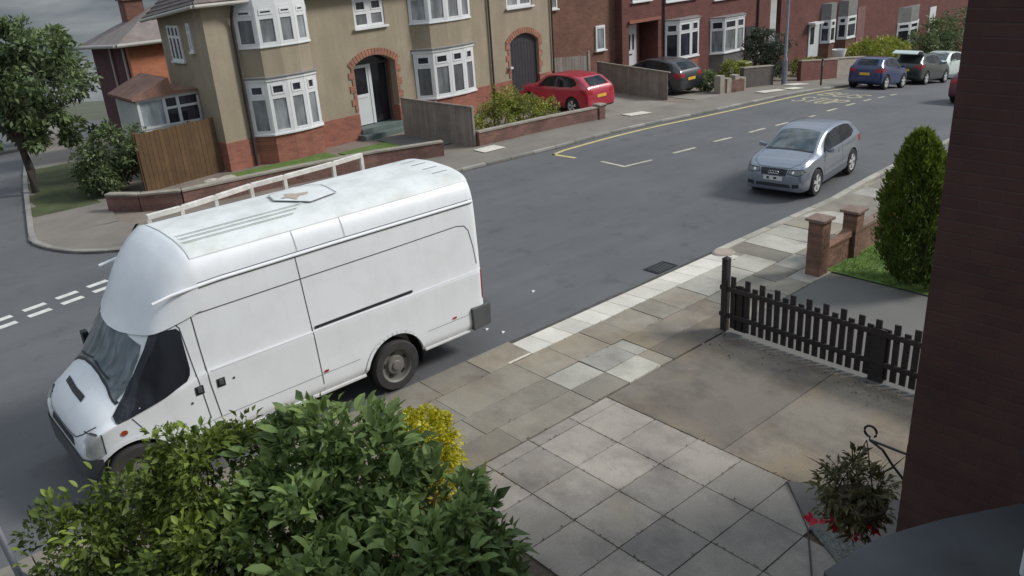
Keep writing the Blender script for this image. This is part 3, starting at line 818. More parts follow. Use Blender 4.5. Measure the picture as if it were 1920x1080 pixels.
# dropped crossing: pale concrete apron sloping to the road
drop = MB()
for k in range(13):
    xa, xb = 7.3 + 0.47 * k, 7.3 + 0.47 * (k + 1) - 0.006
    o = MB().add([(xa, 8.94, -0.1), (xb, 8.94, -0.1), (xb, 9.5, -0.1), (xa, 9.5, -0.1), (xa, 8.94, 0.004), (xb, 8.94, 0.004), (xb, 9.5, -0.035), (xa, 9.5, -0.035)],
                 [(0, 3, 2, 1), (4, 5, 6, 7), (0, 1, 5, 4), (1, 2, 6, 5), (2, 3, 7, 6), (3, 0, 4, 7)]).build('crossing_block', M_KERB, near_kerb, bevel=0.008)
x = 13.45
while x < 42:
    kerb_stone('kerb_stone', (x, yn(x) - 0.16), (x + 0.9, yn(x + 0.9) - 0.16), 0.16, 0.005, -0.2, M_PAVEL, near_kerb, side=-1); x += 0.9
kb = MB().lathe([(0.0, 0.01), (0.2, 0.01), (0.24, -0.02), (0.24, -0.2)], 20).build('kerb_stone', plain('pink_kerb_end', (0.36, 0.30, 0.25), 0.9, 0.2, 4), near_kerb, smooth=True)
kb.location = (13.42, 9.32, 0.0)
# fill between kerb and slabs to the right
drape_grid('pavement_edge', ar(13.3, 44, 1.5), [8.9, 9.2, 9.5], -0.006, M_PAVE, keep=lambda x, y: y < yn(x) - .1, label='paving beside the near kerb')

drive = drape_grid('driveway', ar(4.5, 10.4, 0.5), [-0.3, 1, 2, 3, 4, 5, 6, 7.16], -0.03, M_SOIL, label='paved driveway in front of the house')
JX = [3.05, 3.8, 4.55, 5.30, 6.05, 6.80, 7.56]; JY = [0.3, 0.97, 1.64, 2.3, 2.96, 3.6, 4.24, 4.88, 5.55, 6.25, 6.93, 7.14]
for i in range(len(JX) - 1):
    for j in range(len(JY) - 1):
        if JX[i] < 4 and JY[j] > 4.0: continue
        if JX[i + 1] > 6.9 and JY[j] < 3.5: continue
        slab('drive_slab', JX[i], JX[i + 1], JY[j], JY[j + 1], M_DRIVE, drive, tilt=0.003, gap=0.0055)
o = MB().box(7.57, 10.3, 5.18, 7.13, -0.12, 0.0).build('concrete_pad', M_CONC, drive, bevel=0.006)
o = MB().box(7.57, 10.3, 0.0, 5.172, -0.12, -0.003).build('concrete_pad', M_CONC, drive, bevel=0.006)
# bed of slate chippings with a dark edging by the bay
bed = [(5.75, 3.05), (6.9, 3.62), (7.52, 4.2), (7.75, 3.6), (7.4, 2.2), (6.4, 2.1)]
gravel_bed = struct(MB().prism([(5.2, 2.4), (6.35, 2.62), (6.95, 3.62), (7.05, 3.3), (6.9, 1.5), (5.2, 1.5)], 0.004, 0.02).build('gravel_bed', M_GRAVEL), 'slate chipping bed by the bay')
ne = MB().tube([(5.9, 2.95, 0.022), (6.92, 3.62, 0.022), (7.5, 4.22, 0.022)], 0.008, 6).build('bed_edging', M_IRON, gravel_bed)
M_PATCH = plain('dark_bed_concrete', (0.12, 0.112, 0.105), 0.9, 0.2, 1.2, 0.2, 50)
struct(MB().prism([(6.95, 3.6), (7.52, 4.25), (7.62, 4.1), (8.6, 2.0), (6.9, 1.4)], 0.0, 0.012).build('bed_surround', M_PATCH), 'dark concrete beside the chipping bed')
# neighbour: grey drive and lawn
drape_grid('neighbour_drive', ar(10.3, 13.8, 0.5), ar(-0.5, 7.2, 0.55), -0.012, M_NCONC, label='grey concrete drive beyond the picket fence')
near_lawn = drape_grid('front_lawn', ar(13.75, 30, 0.5), ar(-0.5, 7.3, 0.6), 0.012, M_GRASS, label='bright green front lawn behind the brick wall')
front_bed = drape_grid('front_garden', ar(-30, 4.5, 0.5), ar(-0.3, 7.1, 0.5), -0.02, M_SOIL, label='planted front garden beside the drive')
# grass blades on the near lawn
n = 16000
gp = np.column_stack([rng.uniform(13.78, 19, n), rng.uniform(3.5, 7.2, n), np.full(n, .01)])
gb = leaf_cloud('lawn_grass', gp, np.tile([0, 0, 1.0], (n, 1)), 0.06, M_GRBLADE, None, 0.16, 0.1, 0.45, up=0)
gb['kind'] = 'stuff'; gb['label'] = 'short green grass of the front lawn'; gb['category'] = 'grass'
# dark strips along the foot of both kerbs
M_GUTTER = plain('gutter_strip', (0.075, 0.07, 0.064), 0.95, 0.4, 6, 0.4, 60, fine=0.3)
gd = MB()
for x in ar(-4, 40, 0.8): drape_quads(gd, (x, yn(x) - 0.02 + random.uniform(-.02, .02)), (x + 0.8, yn(x + .8) - 0.02 + random.uniform(-.02, .02)), 0.10 + random.uniform(0, .08), MK - .001)
for x in ar(6, 40, 0.8): drape_quads(gd, (x, yf(x) - 0.02), (x + 0.8, yf(x + .8) - 0.02), 0.10 + random.uniform(0, .06), MK - .001)
gd = gd.build('gutter_strip', M_GUTTER); gd['kind'] = 'stuff'; gd['label'] = 'dark strips along the foot of both kerbs'; gd['category'] = 'grit'
# moss and small weeds in the joints, leaf litter swept against the fence
jp = []
for k in range(1100):
    if random.random() < .45: jp.append((random.choice(JX[2:]) + random.gauss(0, .008), random.uniform(3.2, 7.1), .002))
    elif random.random() < .5: jp.append((random.uniform(4.6, 7.5), random.choice(JY[4:]) + random.gauss(0, .008), .002))
    else: jp.append((random.uniform(3.5, 14), random.choice((7.16, 7.66, 8.2, 8.93)) + random.gauss(0, .01), .003))
jp = np.array(jp); N_ = len(jp)
mo = leaf_cloud('joint_moss', jp, np.tile([0, 0, .6], (N_, 1)), .022, leafmat('moss', (0.07, 0.072, 0.04), (0.14, 0.145, 0.075), .1), None, .6, up=0, jitter=.9)
mo['kind'] = 'stuff'; mo['label'] = 'dull green moss in the paving joints'; mo['category'] = 'moss'
N_ = 260
lp_ = np.column_stack([10.35 - np.abs(rng.normal(0, .28, N_)), rng.uniform(4.2, 7.2, N_), np.full(N_, .006)])
li = leaf_cloud('leaf_litter', lp_, np.tile([0, 0, .15], (N_, 1)), .03, leafmat('dry_leaf', (0.10, 0.075, 0.05), (0.42, 0.36, 0.27), .1), None, .6, up=0, jitter=1.2)
li['kind'] = 'stuff'; li['label'] = 'dry leaf litter at the foot of the picket fence'; li['category'] = 'leaves'
# gully grate at the dropped kerb
gr = tag(empty('drain_grate', (12.05, 9.83, ROADZ + 0.004)), 'dark iron drain grate in the road by the dropped kerb', 'drain')
f = MB().box(-.3, .3, -.19, -.155, 0, .012).box(-.3, .3, .155, .19, 0, .012).box(-.3, -.265, -.155, .155, 0, .012).box(.265, .3, -.155, .155, 0, .012).build('grate_frame', M_IRON, gr)
MB().box(-.265, .265, -.155, .155, -0.003, 0.002).build('sump', plain('sump_dark', (0.012, 0.012, 0.012), 0.9), gr)
for k in range(8): MB().box(-.23 + k * .062, -.2 + k * .062, -.154, .154, 0.003, 0.010).build('bar', M_GREYPL, gr)
# scraps of litter on the road
for k, (lx, ly) in enumerate(((7.94, 10.28), (8.05, 9.98), (9.6, 10.9))):
    s = 0.035
    o = MB().add([(-s, -s, 0), (s, -s * .7, 0.012), (s * .8, s, 0.004), (-s * .6, s * .8, 0.02), (0, 0, 0.03)], [(0, 1, 4), (1, 2, 4), (2, 3, 4), (3, 0, 4), (0, 3, 2, 1)]).build('litter_scrap', M_PLATEW)
    o.location = (lx, ly, ROADZ + 0.002)
    tag(o, ('white paper scrap on the road nearest the van bumper', 'white paper scrap on the road just before the dropped kerb', 'white paper scrap out in the road behind the van')[k], 'litter')

# ================================================================== HOUSES
def casement(house, poly_pts, z0, z1, split, fr, pane_mat, name='window', proud=0.0, toplights=None, parent_part=None):
    """glazing over a run of plan points (s, v): white frame, mullions, transom, top lights; every pane its own piece"""
    frame = MB(); panes = []
    for (a, b) in zip(poly_pts[:-1], poly_pts[1:]):
        A, B = Vector((a[0], -a[1], 0)), Vector((b[0], -b[1], 0))
        L = (B - A).length; t = (B - A) / L; nrm = Vector((t.y, -t.x, 0))
        def bar(u0, u1, w0, w1, d0=-0.05, d1=0.03):
            P = [A + t * u0, A + t * u1]
            v = []
            for zz in (w0, w1):
                for p, dd in ((P[0], d0), (P[1], d0), (P[1], d1), (P[0], d1)):
                    q = p + nrm * dd; v.append((q.x, q.y, zz))
            frame.add(v, [(0, 1, 2, 3), (4, 7, 6, 5), (0, 4, 5, 1), (1, 5, 6, 2), (2, 6, 7, 3), (3, 7, 4, 0)])
        zt = z0 + (z1 - z0) * split
        bar(0, fr, z0, z1); bar(L - fr, L, z0, z1)
        bar(fr, L - fr, z0, z0 + fr * 0.9); bar(fr, L - fr, z1 - fr * 0.9, z1); bar(fr, L - fr, zt - fr * 0.55, zt + fr * 0.55)
        sr = fr * 0.5                                     # opening top light sash, a little proud
        for (u0, u1, w0, w1) in ((fr, L - fr, zt + fr * .55, z1 - fr * .9),):
            bar(u0, u0 + sr, w0, w1, 0, 0.045); bar(u1 - sr, u1, w0, w1, 0, 0.045); bar(u0 + sr, u1 - sr, w0, w0 + sr, 0, 0.045); bar(u0 + sr, u1 - sr, w1 - sr, w1, 0, 0.045)
        for (w0, w1) in ((z0 + fr * .9, zt - fr * .55), (zt + fr * .55, z1 - fr * .9)):
            m = MB(); P = [A + t * fr * .9, A + t * (L - fr * .9)]; v = []
            for zz in (w0 - .01, w1 + .01):
                for p, dd in ((P[0], -0.02), (P[1], -0.02), (P[1], 0.0), (P[0], 0.0)):
                    q = p + nrm * dd; v.append((q.x, q.y, zz))
            m.add(v, [(0, 1, 2, 3), (4, 7, 6, 5), (0, 4, 5, 1), (1, 5, 6, 2), (2, 6, 7, 3), (3, 7, 4, 0)])
            panes.append((m, w0 > zt))
    fo = frame.build(name, M_UPVC, house, bevel=0.006)
    for m, top in panes: m.build('pane', M_PANED if top else pane_mat, fo)
    return fo
def plan_prism(mb, pts, z0, z1, grow=0.0):
    """solid over plan points (s, v), closed at the wall"""
    c = sum(p[0] for p in pts) / len(pts)
    poly = [(c + (p[0] - c) * (1 + grow / 1.5), -(p[1] + (grow if p[1] > 0.05 else 0))) for p in pts]
    poly = [(poly[0][0], 0.12)] + poly + [(poly[-1][0], 0.12)]
    return mb.prism(poly, z0, z1, 'z')
def bay(house, s0, k, z_sill, z_head, z_up0, z_up1, wall_mat, plinth_mat, pane, upper=True, fr=0.115, base=-0.3, pts=None, roofmat=None):
    """two-storey canted bay"""
    pts = pts or [(0.0, 0.0), (0.46, .48), (1.12, .6), (1.74, .6), (2.26, .48), (2.56, 0.0)]
    P = [(s0 + a * k, b) for a, b in pts]
    b0 = plan_prism(MB(), P, base, z_sill - 0.06).build('bay_plinth', plinth_mat, house)
    sl = plan_prism(MB(), P, z_sill - 0.06, z_sill, 0.07).build('bay_sill', M_UPVC, house, bevel=0.008)
    casement(house, P, z_sill, z_head, 0.70, fr, pane, 'bay_window')
    plan_prism(MB(), P, z_head, z_head + 0.09, 0.06).build('bay_fascia', M_UPVC, house, bevel=0.01)
    plan_prism(MB(), P, z_head + 0.09, z_head + 0.16, 0.10).build('bay_roof_lead', roofmat or M_LEAD, house, bevel=0.02)
    if upper:
        plan_prism(MB(), P, z_head + 0.16, z_up0 - 0.05).build('bay_wall', wall_mat, house)
        plan_prism(MB(), P, z_up0 - 0.05, z_up0, 0.05).build('bay_sill', M_UPVC, house, bevel=0.008)
        casement(house, P, z_up0, z_up1, 0.72, fr, pane, 'bay_window')
        plan_prism(MB(), P, z_up1, z_up1 + 0.2, 0.02).build('bay_fascia', M_UPVC, house, bevel=0.01)
def arch_trim(house, x0, x1, zs, zt, zb, mat=None, w=0.24):
    """brick voussoirs over the arch and toothed quoins down the jambs, each a piece"""
    mat = mat or M_TRIM
    hw = (x1 - x0) / 2; h = zt - zs; R = (hw * hw + h * h) / (2 * h); cx = (x0 + x1) / 2; cz = zt - R; a = math.asin(hw / R) * 1.12
    n = 17
    for k in range(n):
        a0, a1 = -a + 2 * a * k / n + 0.006, -a + 2 * a * (k + 1) / n - 0.006
        v = [(cx + r * sin(q), cz + r * cos(q)) for r, q in ((R + .012, a0), (R + .012, a1), (R + w, a1), (R + w, a0))]
        MB().prism(v, -0.032, 0.05, 'y').build('brick', mat, house)
    z = zb; k = 0
    while z < zs - 0.1:
        for sgn, xx in ((-1, x0), (1, x1)):
            ww = 0.24 if k % 2 else 0.12
            lo, hi = sorted((xx + sgn * 0.004, xx + sgn * ww))
            MB().box(lo, hi, -0.03, 0.05, z + .006, z + .219).build('brick', mat, house)
        z += 0.225; k += 1

M_TAN = M_DASH
FA = radians(4.6)
def tan_house(x0s, x1s, door, win, bay_at, bay_k, name, label, depth):
    ox, oy = 10.05, 25.45
    h = tag(empty(name, (ox, oy, 0), FA), label, 'house')
    d0, d1, dz0, dzs, dzt = door
    w0, w1, wz0, wz1 = win
    arch = arch_pts(d0, d1, dz0, dzs, dzt)
    m = MB()
    # wall above the plinth, openings cut; plinth brick below stands 25 mm proud
    outer = [(x0s, 0.86), (d0, 0.86)] + [(x1s, 0.86), (x1s, 5.1), (x0s, 5.1)]
    low = [(x0s, 0.86), (x0s, 5.1), (x1s, 5.1), (x1s, 0.86), (d1, 0.86)] + arch[2:] + [(d0, 0.86)]
    wall_holes(m, low, [rect(w0, w1, wz0, wz1)], 0.0, 0.3)
    m.build('wall', M_TAN, h)
    MB().box(x0s - 0.02, d0, -0.03, 0.3, -0.4, 0.86).box(d1, x1s, -0.03, 0.3, -0.4, 0.86).build('plinth', M_PLINTH, h)
    # back and party walls so that the house is a solid body
    MB().box(x0s, x1s, depth - .3, depth, -2.0, 4.7).box(x1s - 0.02, x1s, 0.3, depth - .3, -1.0, 5.1).build('rear_wall', M_TAN, h)
    arch_trim(h, d0, d1, dzs, dzt, 0.95)
    # porch recess
    MB().box(d0 - .1, d0, 0.3, 1.1, -.2, 2.9).box(d1, d1 + .1, 0.3, 1.1, -.2, 2.9).box(d0, d1, 1.0, 1.1, -.2, 2.9).box(d0 - .1, d1 + .1, 0.3, 1.1, 2.9, 3.0).build('porch_lining', M_PLINTH, h)
    # small first-floor window
    casement(h, [(w0, -0.06), ((w0 + w1) / 2, -0.06), (w1, -0.06)], wz0 + .02, wz1, 0.5, 0.1, M_PANE, 'window')
    MB().box(w0 - .08, w1 + .08, -0.11, 0.1, wz0 - 0.055, wz0 + 0.015).build('window_sill', M_UPVC, h, bevel=0.008)
    bay(h, bay_at, bay_k, 0.93, 2.56, 3.62, 4.80, M_TAN, M_PLINTH, M_PANE)
    return h
h1 = tan_house(0.0, 7.3, (5.12, 6.92, 0.30, 2.46, 2.76), (5.42, 6.72, 3.70, 4.68), 1.0, 0.99, 'corner_house', 'tan rendered corner house with white bays and an arched porch', 3.05)
# its door: half glazed, white, beside a dark sidelight
dr = MB().box(5.18, 5.28, .42, .5, .34, 2.44).box(6.02, 6.14, .42, .5, .34, 2.44).box(5.28, 6.02, .42, .5, 2.34, 2.44).box(5.28, 6.02, .44, .49, .34, 1.42).box(5.28, 5.36, .44, .49, 1.42, 2.34).box(5.94, 6.02, .44, .49, 1.42, 2.34)
dr = dr.build('door', M_DOORW, h1, bevel=0.006)
MB().box(5.36, 5.94, .455, .475, 1.42, 2.34).build('pane', M_PANED, dr)
MB().box(5.42, 5.88, .425, .438, 1.30, 1.36).build('letterbox', M_DOORW, dr)
MB().box(6.14, 6.9, .5, .53, .34, 2.44).build('sidelight', M_PANED, h1)
MB().box(5.14, 6.9, .46, .50, 2.44, 2.75).build('fanlight', M_PANED, h1)
MB().box(6.14, 6.9, .44, .5, 2.40, 2.47).box(6.84, 6.9, .44, .5, .34, 2.40).build('sidelight_frame', M_GREYPL, h1)
MB().box(4.95, 7.05, -0.45, 0.45, -0.3, 0.14).box(5.1, 6.95, -0.1, 1.0, 0.14, 0.31).build('doorstep', M_STEP, h1, bevel=0.012)
MB().tube([(0.88, -0.08, 0.0), (0.88, -0.08, 4.3), (0.88, -0.14, 4.55), (0.88, -0.32, 4.85)], 0.05, 8).build('drainpipe', M_PIPE, h1, smooth=True)
# side wall towards the side street
EAVE = 4.95
sw = MB(); sw.prism([(0.301, 0.86), (2.74, 0.86), (2.74, 4.6), (0.301, EAVE)], 0.0, 0.28, 'x'); sw.build('side_wall', M_TAN, h1)
MB().box(-0.02, 0.28, 0.301, 2.74, -0.8, 0.86).build('side_plinth', M_PLINTH, h1)
def side_window(h, y0, y1, z0, z1, n=2, xw=-0.01, mat=None):
    fr = MB(); fr.box(xw - .04, xw + .02, y0, y0 + .07, z0, z1).box(xw - .04, xw + .02, y1 - .07, y1, z0, z1).box(xw - .04, xw + .02, y0 + .07, y1 - .07, z0, z0 + .08).box(xw - .04, xw + .02, y0 + .07, y1 - .07, z1 - .07, z1)
    zt = z0 + (z1 - z0) * .68
    fr.box(xw - .04, xw + .02, y0 + .07, y1 - .07, zt - .04, zt + .04)
    for k in range(1, n):
        yy = y0 + (y1 - y0) * k / n
        for a, b in ((z0 + .08, zt - .04), (zt + .04, z1 - .07)): fr.box(xw - .04, xw + .02, yy - .04, yy + .04, a, b)
    f = fr.build('window', M_UPVC, h)
    MB().box(xw - .012, xw - .002, y0 + .06, y1 - .06, z0 + .06, z1 - .06).build('pane', mat or M_PANED, f)
    MB().box(xw - .08, xw, y0 - .04, y1 + .04, z0 - .06, z0).build('window_sill', M_UPVC, h)
side_window(h1, 1.62, 2.42, 3.30, 4.38, 3)
side_window(h1, 0.86, 1.06, 3.62, 4.46, 1)
MB().tube([(-.05, 1.2, 0.6), (-.05, 1.2, 2.3)], 0.05, 8).build('waste_pipe', M_PIPEW, h1)
# hipped roof over both tan houses: belongs to the corner house, the second carries its own half
def hip_roof(house, x0, x1, y0, y1, z, rise, mat, hip0=True, hip1=True, over=0.35, name='roof', side_drop=0.0):
    xa, xb, ya, yb = x0 - over * hip0, x1 + over * hip1, y0 - over, y1 + over
    r = (yb - ya) / 2; ym = (ya + yb) / 2
    xr0, xr1 = (xa + r * 0.95 if hip0 else xa), (xb - r * 0.95 if hip1 else xb)
    t = 0.09
    v = [(xa, ya, z), (xb, ya, z), (xb, yb, z), (xa, yb, z - side_drop), (xr0, ym, z + rise), (xr1, ym, z + rise)]
    v += [(a, b, c - t) for a, b, c in v[:4]]
    f = [(0, 1, 5, 4), (1, 2, 5), (2, 3, 4, 5), (3, 0, 4), (0, 6, 7, 1), (1, 7, 8, 2), (2, 8, 9, 3), (3, 9, 6, 0), (6, 9, 8, 7)]
    o = MB().add(v, f).build(name, mat, house)
    g = MB().tube([(xa, ya - .04, z - .06), (xb, ya - .04, z - .06)], 0.055, 8).tube([(xa - .04, ya, z - .06), (xa - .04, yb, z - .06 - side_drop)], 0.055, 8)
    g.build('gutter', M_FASCIA, o)
    # rows of tiles: real courses, thin overlapping strips on the slopes seen from the street
    def courses(p00, p01, p10, p11, n):
        m = MB()
        for k in range(n):
            a, b = k / n, (k + 1.25) / n if k < n - 1 else 1.0
            q = [Vector(p00).lerp(Vector(p10), a), Vector(p01).lerp(Vector(p11), a), Vector(p01).lerp(Vector(p11), min(b, 1)), Vector(p00).lerp(Vector(p10), min(b, 1))]
            nrm = (q[1] - q[0]).cross(q[3] - q[0]).normalized()
            if nrm.z < 0: nrm = -nrm
            lift = [0.035, 0.035, 0.006, 0.006]
            top = [p + nrm * l for p, l in zip(q, lift)]; bot = [q[0] + nrm * 0.004, q[1] + nrm * 0.004]
            m.add([tuple(p) for p in top + bot], [(0, 1, 2, 3), (4, 5, 1, 0)])
        return m
    if hip0: courses(v[3], v[0], v[4], v[4], 14).build('tile_course', mat, o)
    courses(v[0], v[1], v[4], v[5], 14).build('tile_course', mat, o)
    return o
hip_roof(h1, 0.0, 7.3, 0.0, 3.0, 5.02, 1.5, M_ROOF, True, False, side_drop=0.42)
h2 = tan_house(7.303, 15.5, (12.85, 14.55, 0.02, 2.30, 2.62), (12.82, 14.3, 3.66, 4.68), 7.8, 1.12, 'tan_house', 'tan rendered house with a dark arched garage door by the red car', 7.5)
dg = MB().box(12.86, 14.54, .12, .17, .02, 2.34).build('garage_door', M_DOORD, h2)
for k in range(9): MB().box(12.9 + k * .182, 13.07 + k * .182, .105, .12, .06, 2.3).build('plank', M_DOORD, dg)
dgt = MB().prism(arch_pts(12.86, 14.54, 2.3, 2.31, 2.61), .13, .17, 'y').build('door_head', M_DOORD, dg)
MB().box(12.7, 12.84, -.16, -.06, 1.32, 1.4).build('lock_box', M_PLATEW, h2)
MB().tube([(11.75, -0.07, 0.0), (11.75, -0.07, 4.6)], 0.042, 8).build('drainpipe', M_PIPE, h2, smooth=True)
MB().tube([(15.42, -0.07, 0.0), (15.42, -0.07, 4.9)], 0.042, 8).build('drainpipe', M_PIPE, h2, smooth=True)
hip_roof(h2, 7.303, 15.5, 0.0, 7.5, 5.02, 2.6, M_ROOF, False, True)

# side extension of the corner house: white glazing over the fence, mono-pitch orange roof
ext = tag(empty('side_extension', (8.05, 26.75, 0)), 'white glazed side extension with a sloping orange tiled roof behind the fence', 'extension')
MB().box(0, 1.95, 0, 0.12, -0.2, 1.5).box(0, 0.12, 0.12, 2.0, -0.2, 2.3).build('wall', M_UPVC, ext)
e_fr = MB().box(0, .08, -.02, .1, 1.5, 2.42).box(1.87, 1.95, -.02, .1, 1.5, 2.42).box(.08, 1.87, -.02, .1, 2.33, 2.42).box(.08, 1.87, -.02, .1, 1.5, 1.56)
for xx in (0.78, 1.2): e_fr.box(xx, xx + .09, -.02, .1, 1.56, 2.33)
e_fr.box(.87, 1.2, -.02, .1, 2.0, 2.07).box(1.29, 1.87, -.02, .1, 2.0, 2.07)
e_fr = e_fr.build('window_frame', M_UPVC, ext)
MB().box(.08, .78, .03, .05, 1.56, 2.33).build('pane', glassmat('frosted_glass', (0.30, 0.34, 0.36), 0.3), e_fr)
for a, b, c, d in ((.87, 1.2, 1.56, 2.0), (1.29, 1.87, 1.56, 2.0), (.87, 1.2, 2.07, 2.33), (1.29, 1.87, 2.07, 2.33)): MB().box(a, b, .03, .05, c, d).build('pane', M_PANED, e_fr)
MB().prism([(-.15, 2.40), (1.05, 2.44), (1.97, 2.43), (1.97, 2.5), (1.12, 2.56), (1.05, 2.95), (.98, 2.95), (-.15, 2.47)], -.15, 2.2, 'y').build('roof', M_ROOFO, ext)

# ---- orange brick house behind, on the side street
oh = tag(empty('orange_brick_house', (9.95, 32.6, -1.0)), 'orange brick house with a pale roof and chimney behind the corner house', 'house')
MB().box(0, 6.5, 0, .25, -1, 4.78).build('front_wall', M_ORANGEBR, oh)
MB().box(0, .25, .25, 4.5, -1, 4.6).box(.25, 6.5, 4.25, 4.5, -1, 4.6).build('side_wall', brickmat('shaded_side_brick', ((0.10, 0.038, 0.042), (0.075, 0.03, 0.034)), (0.08, 0.05, 0.05)), oh)  # same house's side in shadow: the shade is put into a darker brick colour
side_window(oh, 0.55, 1.25, 1.9, 2.9, 2)
MB().tube([(-.07, 0.35, 2.2), (-.07, 0.35, 4.6)], .05, 8).build('drainpipe', M_PIPEW, oh)
MB().tube([(-.07, 1.9, 0.2), (-.07, 1.9, 4.5)], .045, 8).build('drainpipe', M_PIPEW, oh)
rf = MB().add([(-.45, -.35, 4.62), (7, -.35, 4.62), (7, 5, 4.4), (-.45, 5, 4.35), (2.0, 2.2, 5.75), (5, 2.2, 5.75)], [(0, 1, 5, 4), (1, 2, 5), (2, 3, 4, 5), (3, 0, 4), (3, 2, 1, 0)]).build('roof', plain('pale_roof_tiles', (0.215, 0.18, 0.165), 0.9, 0.25, 2.5, 0.4, 18, fine=0.2), oh)
MB().tube([(-.45, -.4, 4.6), (7, -.4, 4.6)], .07, 8).tube([(-.5, -.35, 4.6), (-.5, 5, 4.33)], .07, 8).build('gutter', M_FASCIA, rf)
MB().box(1.0, 1.7, 2.4, 3.1, 4.9, 6.0).box(.93, 1.77, 2.33, 3.17, 6.0, 6.12).build('chimney', M_BROWNBR, rf)
MB().frustum((1.2, 2.75), .1, .08, 6.12, 6.36).frustum((1.5, 2.75), .1, .08, 6.12, 6.36).build('chimney_pot', M_ROOFO, rf)
# ---- red brick pair beyond the tan houses, facade parallel to the road
def box_window(h, x0, x1, z0, z1, y=0.0, n=2, split=0.68, pane=None, name='window', fr=0.075, sill=True):
    pts = [(x0 + (x1 - x0) * k / n, -y + 0.0) for k in range(n + 1)]
    casement(h, pts, z0, z1, split, fr, pane or M_PANE, name)
    if sill: MB().box(x0 - .07, x1 + .07, y - .1, y + .05, z0 - .06, z0 + .0).build('window_sill', M_UPVC, h, bevel=.006)
rh = tag(empty('red_brick_house', (26.5, 27.9, 0)), 'red brick house with a white panelled door behind the black car', 'house')
MB().box(0.0, 4.62, 0.3, 0.6, -2.5, 5.6).build('side_wing_wall', M_BROWNBR, rh)
m = MB(); wall_holes(m, [(4.62, -2.5), (11.0, -2.5), (11.0, 5.6), (4.62, 5.6)], [rect(5.25, 7.45, -0.75, 2.1)], 0.0, 0.3); m.build('wall', M_REDBR, rh)
MB().box(5.1, 5.25, .3, 1.3, -1, 2.2).box(7.45, 7.6, .3, 1.3, -1, 2.2).box(5.25, 7.45, 1.2, 1.3, -1, 2.2).box(5.1, 7.6, .3, 1.3, 2.1, 2.25).build('porch_lining', M_REDBR, rh)
MB().box(5.2, 7.55, -0.12, 0.0, 2.1, 2.24).build('porch_lintel', M_PLINTH, rh)
MB().box(5.25, 7.45, 0.0, 1.2, -1.2, -0.62).build('doorstep', M_NCONC, rh)
dr = MB().box(5.72, 6.62, .7, .76, -0.02, 1.95).build('door', M_DOORW, rh, bevel=.01)
for xx in (6.02, 6.3): MB().box(xx, xx + .1, .68, .705, .75, 1.5).build('pane', M_PANED, dr)
MB().box(6.06, 6.26, .68, .7, .5, .56).build('letterbox', M_IRON, dr)
MB().box(5.6, 5.72, .68, .8, -.62, 1.95).box(6.62, 6.74, .68, .8, -.62, 1.95).box(5.6, 6.74, .68, .8, 1.95, 2.1).box(5.72, 6.62, .7, .78, -.62, -.02).build('door_frame', M_REDBR, rh)
box_window(rh, 3.2, 3.82, 1.1, 2.22, 0.26, 1, 0.9)
box_window(rh, -0.2, 0.75, 3.24, 4.4, 0.26, 1)
box_window(rh, 5.5, 6.85, 3.08, 4.3, -0.02, 2); box_window(rh, 8.0, 10.5, 2.86, 4.3, -0.02, 3)
MB().tube([(4.66, -.06, -1.2), (4.66, -.06, 5.5)], .045, 8).build('drainpipe', M_PIPE, rh, smooth=True)
MB().tube([(7.85, -.06, -1.2), (7.85, -.06, 5.5)], .045, 8).build('drainpipe', M_PIPE, rh, smooth=True)
BP = [(0.0, 0.0), (0.55, .46), (1.45, .5), (2.1, .5), (2.55, 0.0)]
bay(rh, 7.98, 1.0, 0.08, 1.85, 0, 0, M_REDBR, M_PLINTH, M_PANED, upper=False, base=-2, pts=BP, fr=0.1)
hip_roof(rh, 0, 11, 0, 7, 5.6, 2.4, M_ROOF, False, False)
rh2 = tag(empty('red_brick_house', (37.503, 27.9, 0)), 'red brick house with a white three light bay beside the grey green bush', 'house')
MB().box(0, 6.4, 0, .3, -3, 5.4).build('wall', M_REDBR, rh2)
bay(rh2, 0.75, 1.12, -0.12, 1.58, 0, 0, M_REDBR, plain('grey_render', (0.13, 0.125, 0.12), .9, .2, 2), M_PANE, upper=False, base=-2.6, pts=BP, fr=0.085)
box_window(rh2, 1.0, 3.4, 2.6, 4.0, -0.02, 3)
MB().tube([(5.1, -.06, -2), (5.1, -.06, 5.3)], .05, 8).build('drainpipe', M_PIPE, rh2, smooth=True)
MB().box(4.0, 4.9, -.04, .0, -1.5, 0.9).build('door', M_DOORD, rh2)
hip_roof(rh2, 0, 6.4, 0, 7, 5.4, 2.4, M_ROOF, False, True)
# ---- two far houses down the hill
fh = tag(empty('far_brick_house', (45.0, 27.9, -1.8)), 'far red brick house with a white door and two bay windows behind the blue car', 'house')
MB().box(0, 10.3, 0, .3, -2, 6.4).build('wall', M_REDBR, fh)
dr = MB().box(3.15, 4.3, -.06, 0, 0.15, 2.15).build('door', M_DOORW, fh)
MB().box(3.3, 3.72, -.075, -.06, 0.95, 1.95).build('pane', M_PANED, dr)
MB().box(3.0, 4.0, -.5, 0, 2.15, 2.25).build('porch_canopy', M_UPVC, fh)
for x0, w in ((4.5, 1.3), (6.55, 1.8)):
    P = [(x0, 0), (x0 + .35, .45), (x0 + w - .35, .45), (x0 + w, 0)]
    plan_prism(MB(), P, -2, 0.86).build('bay_plinth', M_BROWNBR, fh); plan_prism(MB(), P, .86, .93, .06).build('bay_sill', M_UPVC, fh)
    casement(fh, P, .93, 2.25, .66, .1, M_PANED, 'bay_window')
    plan_prism(MB(), P, 2.25, 3.2, .02).build('bay_hood', M_LEAD, fh)
    box_window(fh, x0 + .1, x0 + w - .1, 3.9, 5.2, -0.02, 2)
MB().box(9.0, 10.0, -.03, 0, -.2, 2.6).build('porch_panel', plain('pinkish_render', (0.20, 0.11, 0.10), .9, .2, 2), fh)
